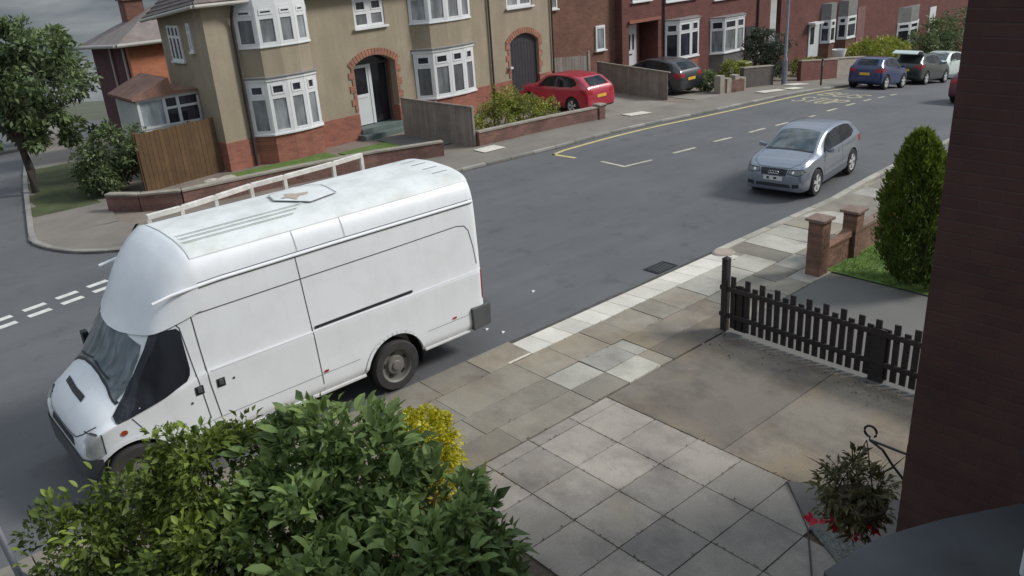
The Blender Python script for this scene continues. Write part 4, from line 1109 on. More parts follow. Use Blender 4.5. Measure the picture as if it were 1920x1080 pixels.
hip_roof(fh, 0, 10.3, 0, 7, 6.4, 2.2, M_ROOF, True, False)
fh2 = tag(empty('far_brick_house', (55.303, 27.9, -2.4)), 'farthest red brick house seen above the car with the raised boot', 'house')
MB().box(0, 16, 0, .3, -3, 6.4).build('wall', M_REDBR, fh2)
casement(fh2, [(4.4, .02), (5.4, .45), (6.6, .45), (7.6, .02)], 0.15, 1.6, .66, .11, M_PANED, 'bay_window')
plan_prism(MB(), [(4.4, 0), (5.4, .45), (6.6, .45), (7.6, 0)], -3, 0.13).build('bay_plinth', M_BROWNBR, fh2)
plan_prism(MB(), [(4.4, 0), (5.4, .45), (6.6, .45), (7.6, 0)], 1.62, 2.6).build('bay_hood', M_LEAD, fh2)
MB().box(9.3, 10.3, -.03, 0, -.5, 2.2).build('door', M_UPVC, fh2)
hip_roof(fh2, 0, 16, 0, 7, 6.4, 2.2, M_ROOF, False, True)

# ---- the house the picture is taken from: dark brick return on the right, bay roof below it
nhs = tag(empty('near_house', (0, 0, 0)), 'dark brick corner of the near house at the edge of the drive, with unseen mass added for its shade', 'house')
MB().box(5.0, 10.4, -6.5, 1.96, -0.3, 6.1).build('brick_return', M_DARKBR, nhs)  # unseen depth and height shaped to shade the drive
MB().box(-9.0, 4.995, -6.5, -0.45, -0.3, 5.6).build('front_wall', M_DARKBR, nhs)  # unseen house front behind the camera, put in for its shade
MB().add([(-9.3, -.15, 5.7), (10.6, -.15, 6.12), (10.6, -3.5, 8.6), (-9.3, -3.5, 8.6), (10.6, -6.9, 5.9), (-9.3, -6.9, 5.9)], [(0, 1, 2, 3), (3, 2, 4, 5)]).build('roof', M_ROOF, nhs)
M_BAYROOF = plain('slate_grey_bay_roof', (0.068, 0.075, 0.082), 0.55, 0.25, 2.5, 0.2, 20)
MB().prism([(3.2, -.44), (3.3, 1.2), (3.62, 1.78), (4.1, 1.70), (4.5, 1.52), (4.99, 1.24), (4.99, -.44)], 2.58, 2.66).build('bay_roof', M_BAYROOF, nhs, bevel=.01)
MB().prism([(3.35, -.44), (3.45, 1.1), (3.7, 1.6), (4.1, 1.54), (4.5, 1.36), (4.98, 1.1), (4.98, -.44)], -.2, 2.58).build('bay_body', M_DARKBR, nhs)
MB().box(4.30, 4.62, 0.75, 1.02, 2.66, 3.0).build('vent_cowl', M_UPVC, nhs, bevel=.02)

# ================================================================== WALLS, FENCES, STREET FURNITURE
def frame_along(p, q):
    a, b = Vector(p), Vector(q); L = (b - a).length
    return L, atan2(b.y - a.y, b.x - a.x)
# dark picket fence across the drive: rails, posts and every picket its own piece
pf = tag(empty('picket_fence', (10.45, 7.2, 0)), 'low dark brown picket fence between the two drives', 'fence')
MB().box(-.05, .05, -.05, .05, -.1, 1.24).add([(-.06, -.06, 1.24), (.06, -.06, 1.24), (.06, .06, 1.24), (-.06, .06, 1.24), (0, 0, 1.28)], [(0, 1, 4), (1, 2, 4), (2, 3, 4), (3, 0, 4), (3, 2, 1, 0)]).build('post', M_PICKET, pf)
for z in (0.24, 0.70): MB().box(-.035, .0, -4.6, 0.09, z, z + .075).build('rail', M_PICKET, pf, bevel=.004)
pic = MB().box(0.002, .026, -.044, .044, 0.0, 1.0).mesh('picket', M_PICKET)
k = 0; y = -.14
while y > -4.5:
    o = obj('picket', pic, pf); top = 0.93 if k % 2 == 0 else 0.83
    wide = abs(y + 2.52) < 0.07
    o.scale = (1, 1.0, (top - 0.05) + random.uniform(-.012, .012)); o.location = (random.uniform(-.002, .002), y, 0.06 - 0.012 * -y * 0.6)
    o.rotation_euler = (random.uniform(-.012, .012), 0, 0)
    y -= 0.132; k += 1
MB().box(-.03, .05, -2.65, -2.44, -.05, .80).build('post', M_PICKET, pf)
MB().box(.028, .046, -.38, -.16, 0.03, .8).build('board', M_PICKET, pf)
# neighbour's brick wall with piers
def pier(parent, x, y, w, h, mat, cap=True, name='pier'):
    z = G(x, y)
    p = MB().box(x - w / 2, x + w / 2, y - w / 2, y + w / 2, z - .2, z + h).build(name, mat, parent)
    if cap: MB().add([(x - w * .62, y - w * .62, z + h), (x + w * .62, y - w * .62, z + h), (x + w * .62, y + w * .62, z + h), (x - w * .62, y + w * .62, z + h),
                      (x - w * .62, y - w * .62, z + h + .05), (x + w * .62, y - w * .62, z + h + .05), (x + w * .62, y + w * .62, z + h + .05), (x - w * .62, y + w * .62, z + h + .05), (x, y, z + h + .09)],
                     [(3, 2, 1, 0), (0, 1, 5, 4), (1, 2, 6, 5), (2, 3, 7, 6), (3, 0, 4, 7), (4, 5, 8), (5, 6, 8), (6, 7, 8), (7, 4, 8)]).build('pier_cap', M_WALLBR if mat is M_WALLBR else M_COPING, p)
    return p
bw = tag(empty('brick_garden_wall'), 'orange brown brick front wall with capped piers around the lawn', 'wall')
M_PIERCAP = M_COPING
# courses of the nearest pier and its wall run laid brick by brick
def brick_course_wall(parent, x0, x1, y0, y1, z0, z1, mat, bl=0.225, bh=0.075):
    br = MB().box(0, bl - .008, 0, 1, 0, bh - .008).mesh('brick', mat)
    MB().box(x0 + .008, x1 - .008, y0 + .008, y1 - .008, z0, z1 - .006).build('mortar_core', plain('mortar', (0.2, 0.165, 0.135), .95, .2, 4), parent)
    r = 0; z = z0
    while z + bh <= z1 + 1e-6:
        x = x0 - (bl / 2 if r % 2 else 0)
        while x < x1 - .02:
            a, b = max(x, x0), min(x + bl, x1)
            if b - a > .04:
                o = obj('brick', br, parent); o.location = (a + .004, y0 + random.uniform(-.003, .003), z + .004)
                o.scale = ((b - a - .008) / (bl - .008), y1 - y0, 1)
            x += bl
        z += bh; r += 1
M_BRICKS = plain('loose_laid_brick', (0.205, 0.112, 0.078), .9, .25, 5, .3, 40, obj_rand=.28, fine=.12)
brick_course_wall(bw, 13.36, 13.66, 7.2, 7.48, 0.0, 1.05, M_BRICKS)
brick_course_wall(bw, 14.62, 14.9, 7.2, 7.48, 0.0, 0.9, M_BRICKS)
for x, h in ((13.51, 1.05), (14.76, .9)):
    MB().box(x - .2, x + .2, 7.15, 7.53, h, h + .045).add([(x - .2, 7.15, h + .045), (x + .2, 7.15, h + .045), (x + .2, 7.53, h + .045), (x - .2, 7.53, h + .045), (x, 7.34, h + .08)], [(0, 1, 4), (1, 2, 4), (2, 3, 4), (3, 0, 4)]).build('pier_cap', plain('weathered_cap', (0.21, 0.15, 0.12), .9, .2, 4), bw)
brick_course_wall(bw, 13.67, 14.61, 7.28, 7.4, 0.0, 0.45, M_BRICKS)
MB().prism([(13.67, .45), (14.61, .45), (14.61, .58), (14.3, .5), (13.67, .47)], 7.25, 7.43, 'y').build('coping', M_BRICKS, bw)
for x0, x1 in ((14.91, 16.1), (16.42, 17.6)):
    MB().box(x0, x1, 7.28, 7.4, -.2, .5).build('wall_panel', M_WALLBR, bw); MB().box(x0, x1, 7.24, 7.44, .5, .56).build('coping', plain('weathered_cap', (0.2, 0.15, 0.12)), bw)
pier(bw, 16.26, 7.34, .3, .95, M_WALLBR); pier(bw, 17.76, 7.34, .3, .95, M_WALLBR)
MB().box(17.92, 22, 7.28, 7.4, -.4, .42).build('wall_panel', M_WALLBR, bw)
# the house's own low front wall by the planting
ow = tag(empty('low_front_wall'), 'low brick wall end with a pale cap among the foreground shrubs', 'wall')
MB().box(-2.0, 4.3, 6.95, 7.07, -.1, .42).build('wall_panel', M_FWALLBR, ow); MB().box(4.15, 4.42, 6.88, 7.14, -.1, .62).build('pier', M_FWALLBR, ow); MB().box(4.1, 4.47, 6.83, 7.19, .62, .68).build('pier_cap', M_COPING, ow)

# corner garden wall
def garden_wall(name, pts, h, t, mat, label, cap=M_COPING, caph=.05):
    w = tag(empty(name), label, 'wall')
    for a, b in zip(pts[:-1], pts[1:]):
        L, an = frame_along(a, b); d = Vector((b[0] - a[0], b[1] - a[1])).normalized(); n = Vector((-d.y, d.x)) * t / 2
        def hexa(z0, z1, grow):
            nn = n * (1 + grow); A, B = Vector(a), Vector(b)
            q = [A - nn, B - nn, B + nn, A + nn]
            return [(c.x, c.y, G(c.x, c.y) + z0) for c in q] + [(c.x, c.y, G(c.x, c.y) + z1) for c in q]
        F = [(0, 3, 2, 1), (4, 5, 6, 7), (0, 1, 5, 4), (1, 2, 6, 5), (2, 3, 7, 6), (3, 0, 4, 7)]
        MB().add(hexa(-.3, h, 0), F).build('wall_panel', mat, w)
        if cap: MB().add(hexa(h, h + caph, .3), F).build('coping', cap, w)
    return w
garden_wall('garden_wall', [(5.95, 24.1), (6.55, 23.3), (7.45, 22.65), (10.2, 22.4), (13.2, 21.9), (15.25, 21.2)], .42, .2, M_FWALLBR, 'low dark brick wall round the corner garden')
w2 = garden_wall('garden_wall', [(16.75, 21.3), (19.5, 21.15), (22.3, 21.1)], .42, .2, M_FWALLBR, 'low crumbling brick wall in front of the yellow green hedge')
pier(w2, 22.35, 21.1, .3, .5, M_FWALLBR)
w3 = garden_wall('garden_wall', [(30.9, 22.1), (32.6, 22.0)], .5, .3, M_FWALLBR, 'short rough stone wall right of the black car', None)
for k, (x, h) in enumerate(((31.0, .75), (31.5, .6), (32.1, .7), (32.6, .55))): pier(w3, x, 22.05, .32, h, M_COPING, False, 'stone_block')
garden_wall('garden_wall', [(33.4, 22.55), (36.0, 22.65)], .85, .2, plain('dark_wall_render', (0.085, 0.075, 0.07), .9, .25, 2), 'dark low wall left of the lamp post')
garden_wall('garden_wall', [(39.4, 23.2), (43.4, 23.4)], .95, .2, M_REDBR, 'low red brick wall beside the small post')
garden_wall('garden_wall', [(44.5, 24.4), (49.5, 24.8)], .9, .3, M_COPING, 'pale stone wall behind the blue car')

# board fences: each board a piece
def board_fence(name, a, b, h, bw_, mat, label, cap=None, z=0.0, gap=.008, posts=True, slope=0.0, t=.022):
    L, an = frame_along(a, b); f = tag(empty(name, (a[0], a[1], z), an), label, 'fence')
    me = MB().box(0, bw_ - gap, -t / 2, t / 2, 0, 1).mesh('board', mat)
    n = int(L / bw_)
    for k in range(n):
        o = obj('board', me, f); x = k * bw_
        gx = G(a[0] + cos(an) * x, a[1] + sin(an) * x) - G(*a)
        o.location = (x, random.uniform(-.004, .004), gx - .05); o.scale = (1, 1, h + slope * x / L + .05 + random.uniform(-.01, .01))
    if cap:
        MB().add([(0, -.04, h), (L, -.04, h + slope + G(*b) - G(*a)), (L, .04, h + slope + G(*b) - G(*a)), (0, .04, h), (0, -.04, h + .04), (L, -.04, h + .04 + slope + G(*b) - G(*a)), (L, .04, h + .04 + slope + G(*b) - G(*a)), (0, .04, h + .04)],
                 [(0, 3, 2, 1), (4, 5, 6, 7), (0, 1, 5, 4), (1, 2, 6, 5), (2, 3, 7, 6), (3, 0, 4, 7)]).build('cap_rail', cap, f)
    if posts:
        for x in np.arange(0, L + .1, 1.8 if L > 2.2 else L): MB().box(x - .045, x + .045, .02, .1, -.6, h + .05 + slope * x / L).build('post', mat, f)
    return f
board_fence('timber_fence', (7.35, 25.25), (9.95, 25.75), 1.68, .145, M_OFENCE, 'tall orange brown timber fence joining the corner house')
board_fence('timber_fence', (16.35, 24.95), (16.6, 21.3), 1.28, .15, M_GFENCE, 'weathered grey brown fence between the two tan house gardens', M_GFENCE, slope=-.02)
board_fence('timber_fence', (28.85, 27.3), (27.9, 22.3), 1.2, .15, M_GFENCE, 'weathered grey brown fence between the red and the black car', M_COPING, z=G(28.85), slope=-.1)
gt = board_fence('side_gate', (26.3, 27.55), (28.35, 27.3), 1.55, .17, M_GFENCE, 'tall grey board gate between the tan and red brick houses', z=G(26.3))
MB().box(1.95, 2.06, -.05, .05, -.2, 1.62).build('gate_post', M_COPING, gt)

# white knee rail on the corner pavement
kr = [(5.72, 20.12), (6.55, 20.2), (7.5, 20.42), (8.6, 20.72), (9.6, 20.78), (11.2, 20.95), (12.25, 21.15)]
rail = tag(empty('knee_rail'), 'white painted knee rail along the corner pavement behind the van', 'railing')
for (x, y) in kr: MB().box(x - .05, x + .05, y - .05, y + .05, -.1, .56).build('post', M_RAILW, rail, bevel=.006)
for a, b in zip(kr[:-1], kr[1:]):
    L, an = frame_along(a, b); o = MB().box(-.03, L + .03, -.055, .055, .56, .685).build('rail', M_RAILW, rail, bevel=.008); o.location = (a[0], a[1], 0); o.rotation_euler = (0, 0, an)
# lamp post at the left edge, on the near pavement
lp = tag(empty('steel_post', (0.42, 8.72, 0)), 'thin grey steel post at the near kerb left of the shrubs', 'post')
MB().lathe([(.062, -.3), (.062, .30), (.055, .33), (.036, .36), (.036, 4.6), (0.0, 4.62)], 14).build('shaft', M_STEEL, lp, smooth=True)
MB().lathe([(.062, .22), (.07, .23), (.07, .29), (.062, .30)], 14).build('collar', M_STEEL, lp, smooth=True)
lp.rotation_euler = (radians(-4), radians(-4.0), 0)
# far lamp post
gz = G(36.4, 22.2)
fl = tag(empty('street_lamp', (36.4, 22.2, gz)), 'tall grey lamp post on the far pavement', 'lamp post')
MB().lathe([(.13, -.2), (.13, 1.1), (.12, 1.18), (.075, 1.25), (.05, 6.6)], 12).build('shaft', M_STEEL, fl, smooth=True)
MB().tube([(0, 0, 6.5), (0, -.3, 6.75), (0, -1.1, 6.85)], .04, 8).build('arm', M_STEEL, fl, smooth=True)
MB().box(-.12, .12, -1.6, -1.0, 6.78, 6.92).build('lantern', M_GREYPL, fl, bevel=.03)
sp = tag(empty('bus_stop_post', (37.5, 20.9, G(37.5))), 'slim brown post at the far kerb by the blue car', 'post')
MB().lathe([(.045, -.2), (.045, 1.25), (0, 1.27)], 10).build('shaft', M_PIPE, sp, smooth=True)
MB().box(-.05, .05, -.06, -.045, .9, 1.1).build('plate', M_STEEL, sp)
# rubble in the corner garden
for k, (x, y, s) in enumerate(((8.95, 24.3, .22), (9.25, 24.1, .26), (9.5, 24.3, .2), (9.15, 23.85, .18), (8.0, 23.5, .12), (8.1, 23.3, .1))):
    me = bpy.data.meshes.new('rubble'); bm = bmesh.new(); bmesh.ops.create_icosphere(bm, subdivisions=2, radius=1)
    for v in bm.verts: v.co *= random.uniform(.75, 1.1); v.co.z *= .45
    bm.to_mesh(me); bm.free(); me.materials.append(M_STONE)
    o = obj('rubble_stone', me); o.scale = (s * 1.3, s, s); o.location = (x, y, .03 + s * .2); o.rotation_euler = (0, 0, random.uniform(0, 3))
    tag(o, ('flat pale stone at the left of the garden rubble', 'largest pale stone of the garden rubble', 'pale stone at the right of the garden rubble', 'small pale stone in front of the garden rubble', 'lone pale stone on the bare earth by the fence', 'smallest pale stone on the bare earth near the wall')[k], 'stone', 'rubble in the corner garden')
# white planter / tub by the far wall
tb = tag(empty('white_tub', (47.0, 25.2, G(47))), 'white tub standing on the pale wall behind the blue car', 'tub')
MB().lathe([(0, .9), (.3, .9), (.42, 1.35), (.36, 1.35), (.3, 1.0), (0, 1.0)], 14).build('tub_body', M_UPVC, tb, smooth=True)
# bins by the black car
def bin_(x, y, mat, label):
    b = tag(empty('wheelie_bin', (x, y, G(x, y))), label, 'bin')
    MB().add([(-.22, -.26, .06), (.22, -.26, .06), (.22, .22, .06), (-.22, .22, .06), (-.29, -.34, .95), (.29, -.34, .95), (.29, .3, .95), (-.29, .3, .95)], [(0, 3, 2, 1), (4, 5, 6, 7), (0, 1, 5, 4), (1, 2, 6, 5), (2, 3, 7, 6), (3, 0, 4, 7)]).build('bin_body', mat, b, bevel=.02)
    MB().add([(-.3, -.37, .96), (.3, -.37, .96), (.3, .34, .98), (-.3, .34, .98), (-.25, -.3, 1.04), (.25, -.3, 1.04), (.25, .28, 1.06), (-.25, .28, 1.06)], [(0, 3, 2, 1), (4, 5, 6, 7), (0, 1, 5, 4), (1, 2, 6, 5), (2, 3, 7, 6), (3, 0, 4, 7)]).build('lid', mat, b, bevel=.02)
    for s in (-1, 1): MB().lathe([(0, -.03), (.1, -.03), (.1, .03), (0, .03)], 14, (s * .2, .27, .1), 'y').build('wheel', M_RUBBER, b)
bin_(35.0, 23.6, plain('lime_bin', (0.16, 0.17, 0.02), .5), 'lime green wheelie bin behind the dark low wall')

# hanging basket on its scroll bracket
br = tag(empty('basket_bracket', (5.14, 2.0, 2.52)), 'black iron scroll bracket on the near brick corner', 'bracket')
sp_ = [(0, .30 + .045 * cos(a) - .02, .13 + .045 * sin(a)) for a in np.linspace(-pi * .5, pi * 1.25, 14)]
MB().tube([(0, 0.0, .06), (0, .28, .06)] + sp_, .009, 6).build('arm', M_IRON, br)
MB().tube([(0, 0, -.16), (0, .1, -.07), (0, .18, .02), (0, .28, .06)], .009, 6).build('brace', M_IRON, br)
MB().box(-.014, .014, 0.0, .012, -.2, .14).build('back_plate', M_IRON, br)
hb = tag(empty('hanging_basket', (5.14, 2.30, 2.05)), 'hanging basket of straggly plants with red flowers below the bracket', 'basket')
MB().lathe([(0, -.2), (.1, -.18), (.17, -.1), (.2, .0), (.19, .0), (0, -.02)], 18).build('bowl', M_SOIL, hb, smooth=True)
for k in range(3):
    a = 2 * pi * k / 3; MB().tube([(.19 * cos(a), .19 * sin(a), 0), (0, 0, .52)], .004, 5).build('chain', M_IRON, hb)
P, D, S = blob_points([(0, 0, .05, .26, .26, .16), (-.05, .08, .16, .26, .26, .16), (0, .05, -.12, .26, .24, .16)], 1500, 40, .3)
leaf_cloud('foliage', P, D, .065, M_BASKET, hb, .35, rnd=S)
a = rng.uniform(0, 6.28, 30); q = np.column_stack([.16 * np.cos(a), .16 * np.sin(a) + .03, rng.uniform(.08, .18, 30)])
leaf_cloud('stems', q, np.column_stack([.6 * np.cos(a), .6 * np.sin(a), np.ones(30)]), .18, M_BASKET, hb, .07, up=0)
P, D, S = blob_points([(-.1, .12, -.16, .2, .18, .1), (.05, .05, -.24, .2, .18, .1), (-.15, 0, -.06, .18, .18, .1)], 80, 10, .22)
leaf_cloud('blossoms', P, D, .06, M_REDFL, hb, .8, rnd=S)

# ================================================================== PLANTS
def leaf_mesh(mat, asp=.5):
    v = [(0, 0, 0), (.2, asp * .36, .05), (.5, asp * .5, .07), (.8, asp * .3, .02), (1, 0, -.1), (.8, -asp * .3, .02), (.5, -asp * .5, .07), (.2, -asp * .36, .05), (.25, 0, 0), (.55, 0, .0), (.8, 0, -.03)]
    f = [(0, 8, 1), (8, 9, 2, 1), (9, 10, 3, 2), (10, 4, 3), (0, 7, 8), (7, 6, 9, 8), (6, 5, 10, 9), (5, 4, 10)]
    me = MB().add(v, f).mesh('leaf', mat, recalc=False)
    at = me.attributes.new('rnd', 'FLOAT', 'FACE'); at.data.foreach_set('value', [.75] * len(me.polygons))
    return me
def shrub(name, base, blobs, n, size, mat, label, cat='shrub', clumps=70, spread=.28, stems=7, big=0, bigsize=.12, asp=.5, inside=.35, jitter=.6, stem_mat=None):
    s = tag(empty(name, base), label, cat)
    P, D, S = blob_points(blobs, n, clumps, spread, inside)
    k = P[:, 2] > 0.02
    P, D, S = P[k], D[k], S[k]
    leaf_cloud('crown', P, D, size, mat, s, asp, rnd=S, jitter=jitter)
    m = MB()
    for i in range(stems):
        b = blobs[i % len(blobs)]; e = Vector(b[:3]) + Vector((random.uniform(-.5, .5) * b[3], random.uniform(-.5, .5) * b[4], random.uniform(.1, .6) * b[5]))
        a = Vector((b[0] * .35 + random.uniform(-.1, .1), b[1] * .35 + random.uniform(-.1, .1), 0))
        md = a.lerp(e, .5) + Vector((random.uniform(-.1, .1), random.uniform(-.1, .1), .05))
        m.tube([a, md, e], [.022, .016, .007], 6)
    m.build('stem', stem_mat or M_BARK, s)
    if big:
        lm = leaf_mesh(mat, asp); made = 0
        P, D, S = blob_points(blobs, big * 4, clumps, spread, .85)
        cv = Vector(CAM_POS) - Vector(base)
        for p, d in zip(P, D):
            if made >= big or p[2] < .15: continue
            pv = Vector(p)
            # only on the outside of the crown
            if any(sum(((p[i] - b[i]) / b[3 + i]) ** 2 for i in range(3)) < .8 for b in blobs): continue
            o = obj('leaf', lm, s); o.location = pv
            dv = Vector(d) + Vector((random.uniform(-.5, .5), random.uniform(-.5, .5), random.uniform(-.5, .3)))
            q = dv.to_track_quat('X', 'Z'); o.rotation_euler = q.to_euler(); sz = bigsize * random.uniform(.7, 1.35); o.scale = (sz, sz, sz); made += 1
    return s
# foreground: big dark shrub, lighter shrub on its left, golden privet on its right
shrub('broadleaf_shrub', (3.15, 6.02, 0), [(-0.15, .30, 1.15, .8, .8, .85), (.0, -.75, .95, .72, .75, .8), (-.75, .25, 1.0, .8, .75, .75), (-.3, .9, 1.1, .65, .5, .7), (-.45, -1.3, .8, .8, .8, .75), (-.9, -.8, .8, .8, .8, .7)],
      16500, .118, M_LEAFDK, 'large dark green broad leaved shrub in the foreground', clumps=200, spread=.22, stems=14, big=270, bigsize=.19, asp=.5, inside=.45)
shrub('light_shrub', (1.6, 7.45, 0.08), [(-.25, .1, .95, .7, .6, .65), (.5, .0, 1.15, .65, .6, .65), (-.7, .35, .85, .5, .45, .55), (0.25, -.8, .8, .8, .7, .6), (.1, .2, .4, .8, .6, .4)],
      15000, .08, M_LEAFLT, 'yellowish green shrub in the foreground at the front of the van', clumps=150, spread=.26, stems=10, big=130, bigsize=.10, asp=.5, inside=.45)
shrub('golden_privet', (4.42, 7.12, 0), [(0, 0, .55, .40, .38, .58), (0, 0, .88, .36, .34, .3)], 9000, .045, M_GOLD, 'clipped golden yellow privet beside the drive', clumps=150, spread=.22, stems=5, asp=.6, inside=.75)
# conifer
cy = tag(empty('conifer', (14.22, 5.76, -0.08)), 'tall rounded dark green conifer on the front lawn', 'tree')
MB().tube([(0, 0, -.1), (0.02, 0, 1.2), (0, 0.02, 2.3)], [.09, .07, .02], 8).build('trunk', M_BARK, cy)
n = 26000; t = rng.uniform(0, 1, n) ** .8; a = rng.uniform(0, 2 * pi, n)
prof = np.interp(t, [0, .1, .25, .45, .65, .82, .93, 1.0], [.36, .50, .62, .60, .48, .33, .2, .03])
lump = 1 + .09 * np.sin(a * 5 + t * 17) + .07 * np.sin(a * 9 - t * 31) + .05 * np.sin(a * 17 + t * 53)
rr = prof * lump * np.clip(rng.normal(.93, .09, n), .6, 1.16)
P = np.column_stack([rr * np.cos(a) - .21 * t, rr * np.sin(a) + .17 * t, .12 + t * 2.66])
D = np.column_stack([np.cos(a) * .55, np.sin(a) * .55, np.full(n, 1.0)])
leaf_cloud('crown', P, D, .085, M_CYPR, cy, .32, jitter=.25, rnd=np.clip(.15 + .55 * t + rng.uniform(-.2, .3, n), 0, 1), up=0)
# street tree and shrub on the verge
def tree(name, base, trunk, blobs, n, size, mat, label, clumps=90, spread=.24, asp=.5, limbs=7, r0=.16):
    tr = tag(empty(name, base), label, 'tree')
    m = MB(); K = len(trunk)
    m.tube(trunk, [r0 * (1 - .55 * i / (K - 1)) for i in range(K)], 10)
    for i in range(limbs):
        b = blobs[i % len(blobs)]; e = Vector(b[:3]) + Vector([random.uniform(-.5, .5) * b[3 + j] for j in range(3)])
        a = Vector(trunk[-1]).lerp(Vector(trunk[-2]), random.uniform(0, .8)); md = a.lerp(e, .5) + Vector((0, 0, .2))
        m.tube([a, md, e], [r0 * .4, r0 * .25, r0 * .07], 7)
    m.build('trunk', M_BARK, tr, smooth=True)
    P, D, S = blob_points(blobs, n, clumps, spread, .4)
    leaf_cloud('crown', P, D, size, mat, tr, asp, rnd=S)
    return tr
tree('street_tree', (5.0, 28.3, 0), [(0, 0, -.3), (.05, 0, .7), (.0, 0, 1.3), (-.1, .05, 1.9)],
     [(.9, 0, 3.2, 1.3, 1.3, 1.2), (.1, .2, 3.1, 1.0, 1.1, 1.0), (1.0, .2, 4.2, 1.0, 1.0, .85), (-.5, 0, 2.6, .9, .9, .7), (1.5, 0, 2.5, .8, .9, .7), (.3, 0, 4.4, .7, .7, .7), (-.5, 0, 3.6, .7, .7, .7), (.9, 0, 1.75, 1.0, 1.0, .6), (-.1, .2, 1.75, .8, .9, .5), (1.6, 0, 1.6, .6, .7, .45)],
     10500, .17, M_TREE, 'young leafy street tree on the verge by the side street', clumps=110, spread=.27)
shrub('verge_shrub', (6.75, 26.0, 0), [(0, 0, .85, .95, .8, .8), (.3, 0, 1.35, .7, .7, .6), (-.4, .1, .6, .7, .7, .55)], 8500, .11, M_TREE, 'dense dark shrub beside the orange timber fence', clumps=90, spread=.3)
tree('background_tree', (5.5, 46, -1.7), [(0, 0, -.3), (0, 0, 1.5), (.1, 0, 2.4)], [(0, 0, 3.2, 2.6, 2, 1.9), (2.2, 0, 2.6, 2.0, 1.8, 1.6), (-2.2, 0, 2.8, 2, 2, 1.6)], 6500, .26, M_DISTANT, 'dark tree far down the side street behind the street tree', clumps=80, spread=.3)
tree('background_tree', (9.3, 50, -2.0), [(0, 0, -.3), (0, 0, 1.5), (.1, 0, 2.4)], [(0, 0, 3.6, 2.2, 2, 1.6), (1.8, 0, 2.8, 1.8, 1.8, 1.5), (-1.6, 0, 2.8, 2, 2, 1.5)], 6000, .26, M_DISTANT, 'dark tree at the end of the side street left of the orange brick house', clumps=80, spread=.3)
# hedge before the second tan house
shrub('yellow_hedge', (18.3, 22.4, 0), [(0, 0, .45, .75, .6, .48), (.8, .3, .75, .8, .65, .6), (1.7, .1, .55, .8, .6, .5), (2.6, .1, .42, .7, .55, .42)], 8000, .085, M_YGRN, 'yellow green hedge left of the red car', clumps=110, spread=.3)
shrub('garden_shrub', (37.2, 24.2, G(37.2)), [(0, 0, 1.0, 1.0, .9, 1.0), (.9, 0, 1.5, 1.1, .9, .9), (1.5, 0, .8, .8, .8, .8), (.2, 0, 1.9, .8, .8, .6)], 8500, .13, M_GREYBUSH, 'large grey green garden shrub behind the far lamp post', clumps=100, spread=.3)
shrub('garden_shrub', (42.6, 24.9, G(42.6)), [(0, 0, .5, .7, .6, .5), (.9, 0, .4, .7, .6, .5)], 3500, .1, M_YGRN, 'yellow green shrub under the far white door', clumps=60, spread=.3)
shrub('garden_shrub', (34.2, 23.7, G(34.2)), [(0, 0, .55, .45, .45, .5)], 2200, .09, M_YGRN, 'small bright yellow shrub behind the rough stone wall', clumps=40, spread=.3)
shrub('garden_shrub', (31.2, 23.0, G(31.2)), [(0, 0, .5, .42, .5, .45)], 2200, .09, M_TREE, 'dark green shrub right of the black car', clumps=40, spread=.3)
shrub('garden_hedge', (50.3, 25.6, G(50.3)), [(0, 0, .9, 1.3, .9, .8), (2.2, 0, .9, 1.3, .9, .8), (4.2, 0, .7, 1.2, .9, .7)], 6500, .16, M_YGRN, 'olive green hedge behind the dark car with the raised boot', clumps=80, spread=.3)
shrub('garden_hedge', (60.0, 26.2, G(60)), [(0, 0, 1.2, 1.8, .9, 1.1), (3, 0, 1.6, 2, 1, 1.4), (6, 0, 1.8, 2, 1, 1.6)], 6000, .2, M_TREE, 'dark hedge at the far right end of the street', clumps=80, spread=.3)

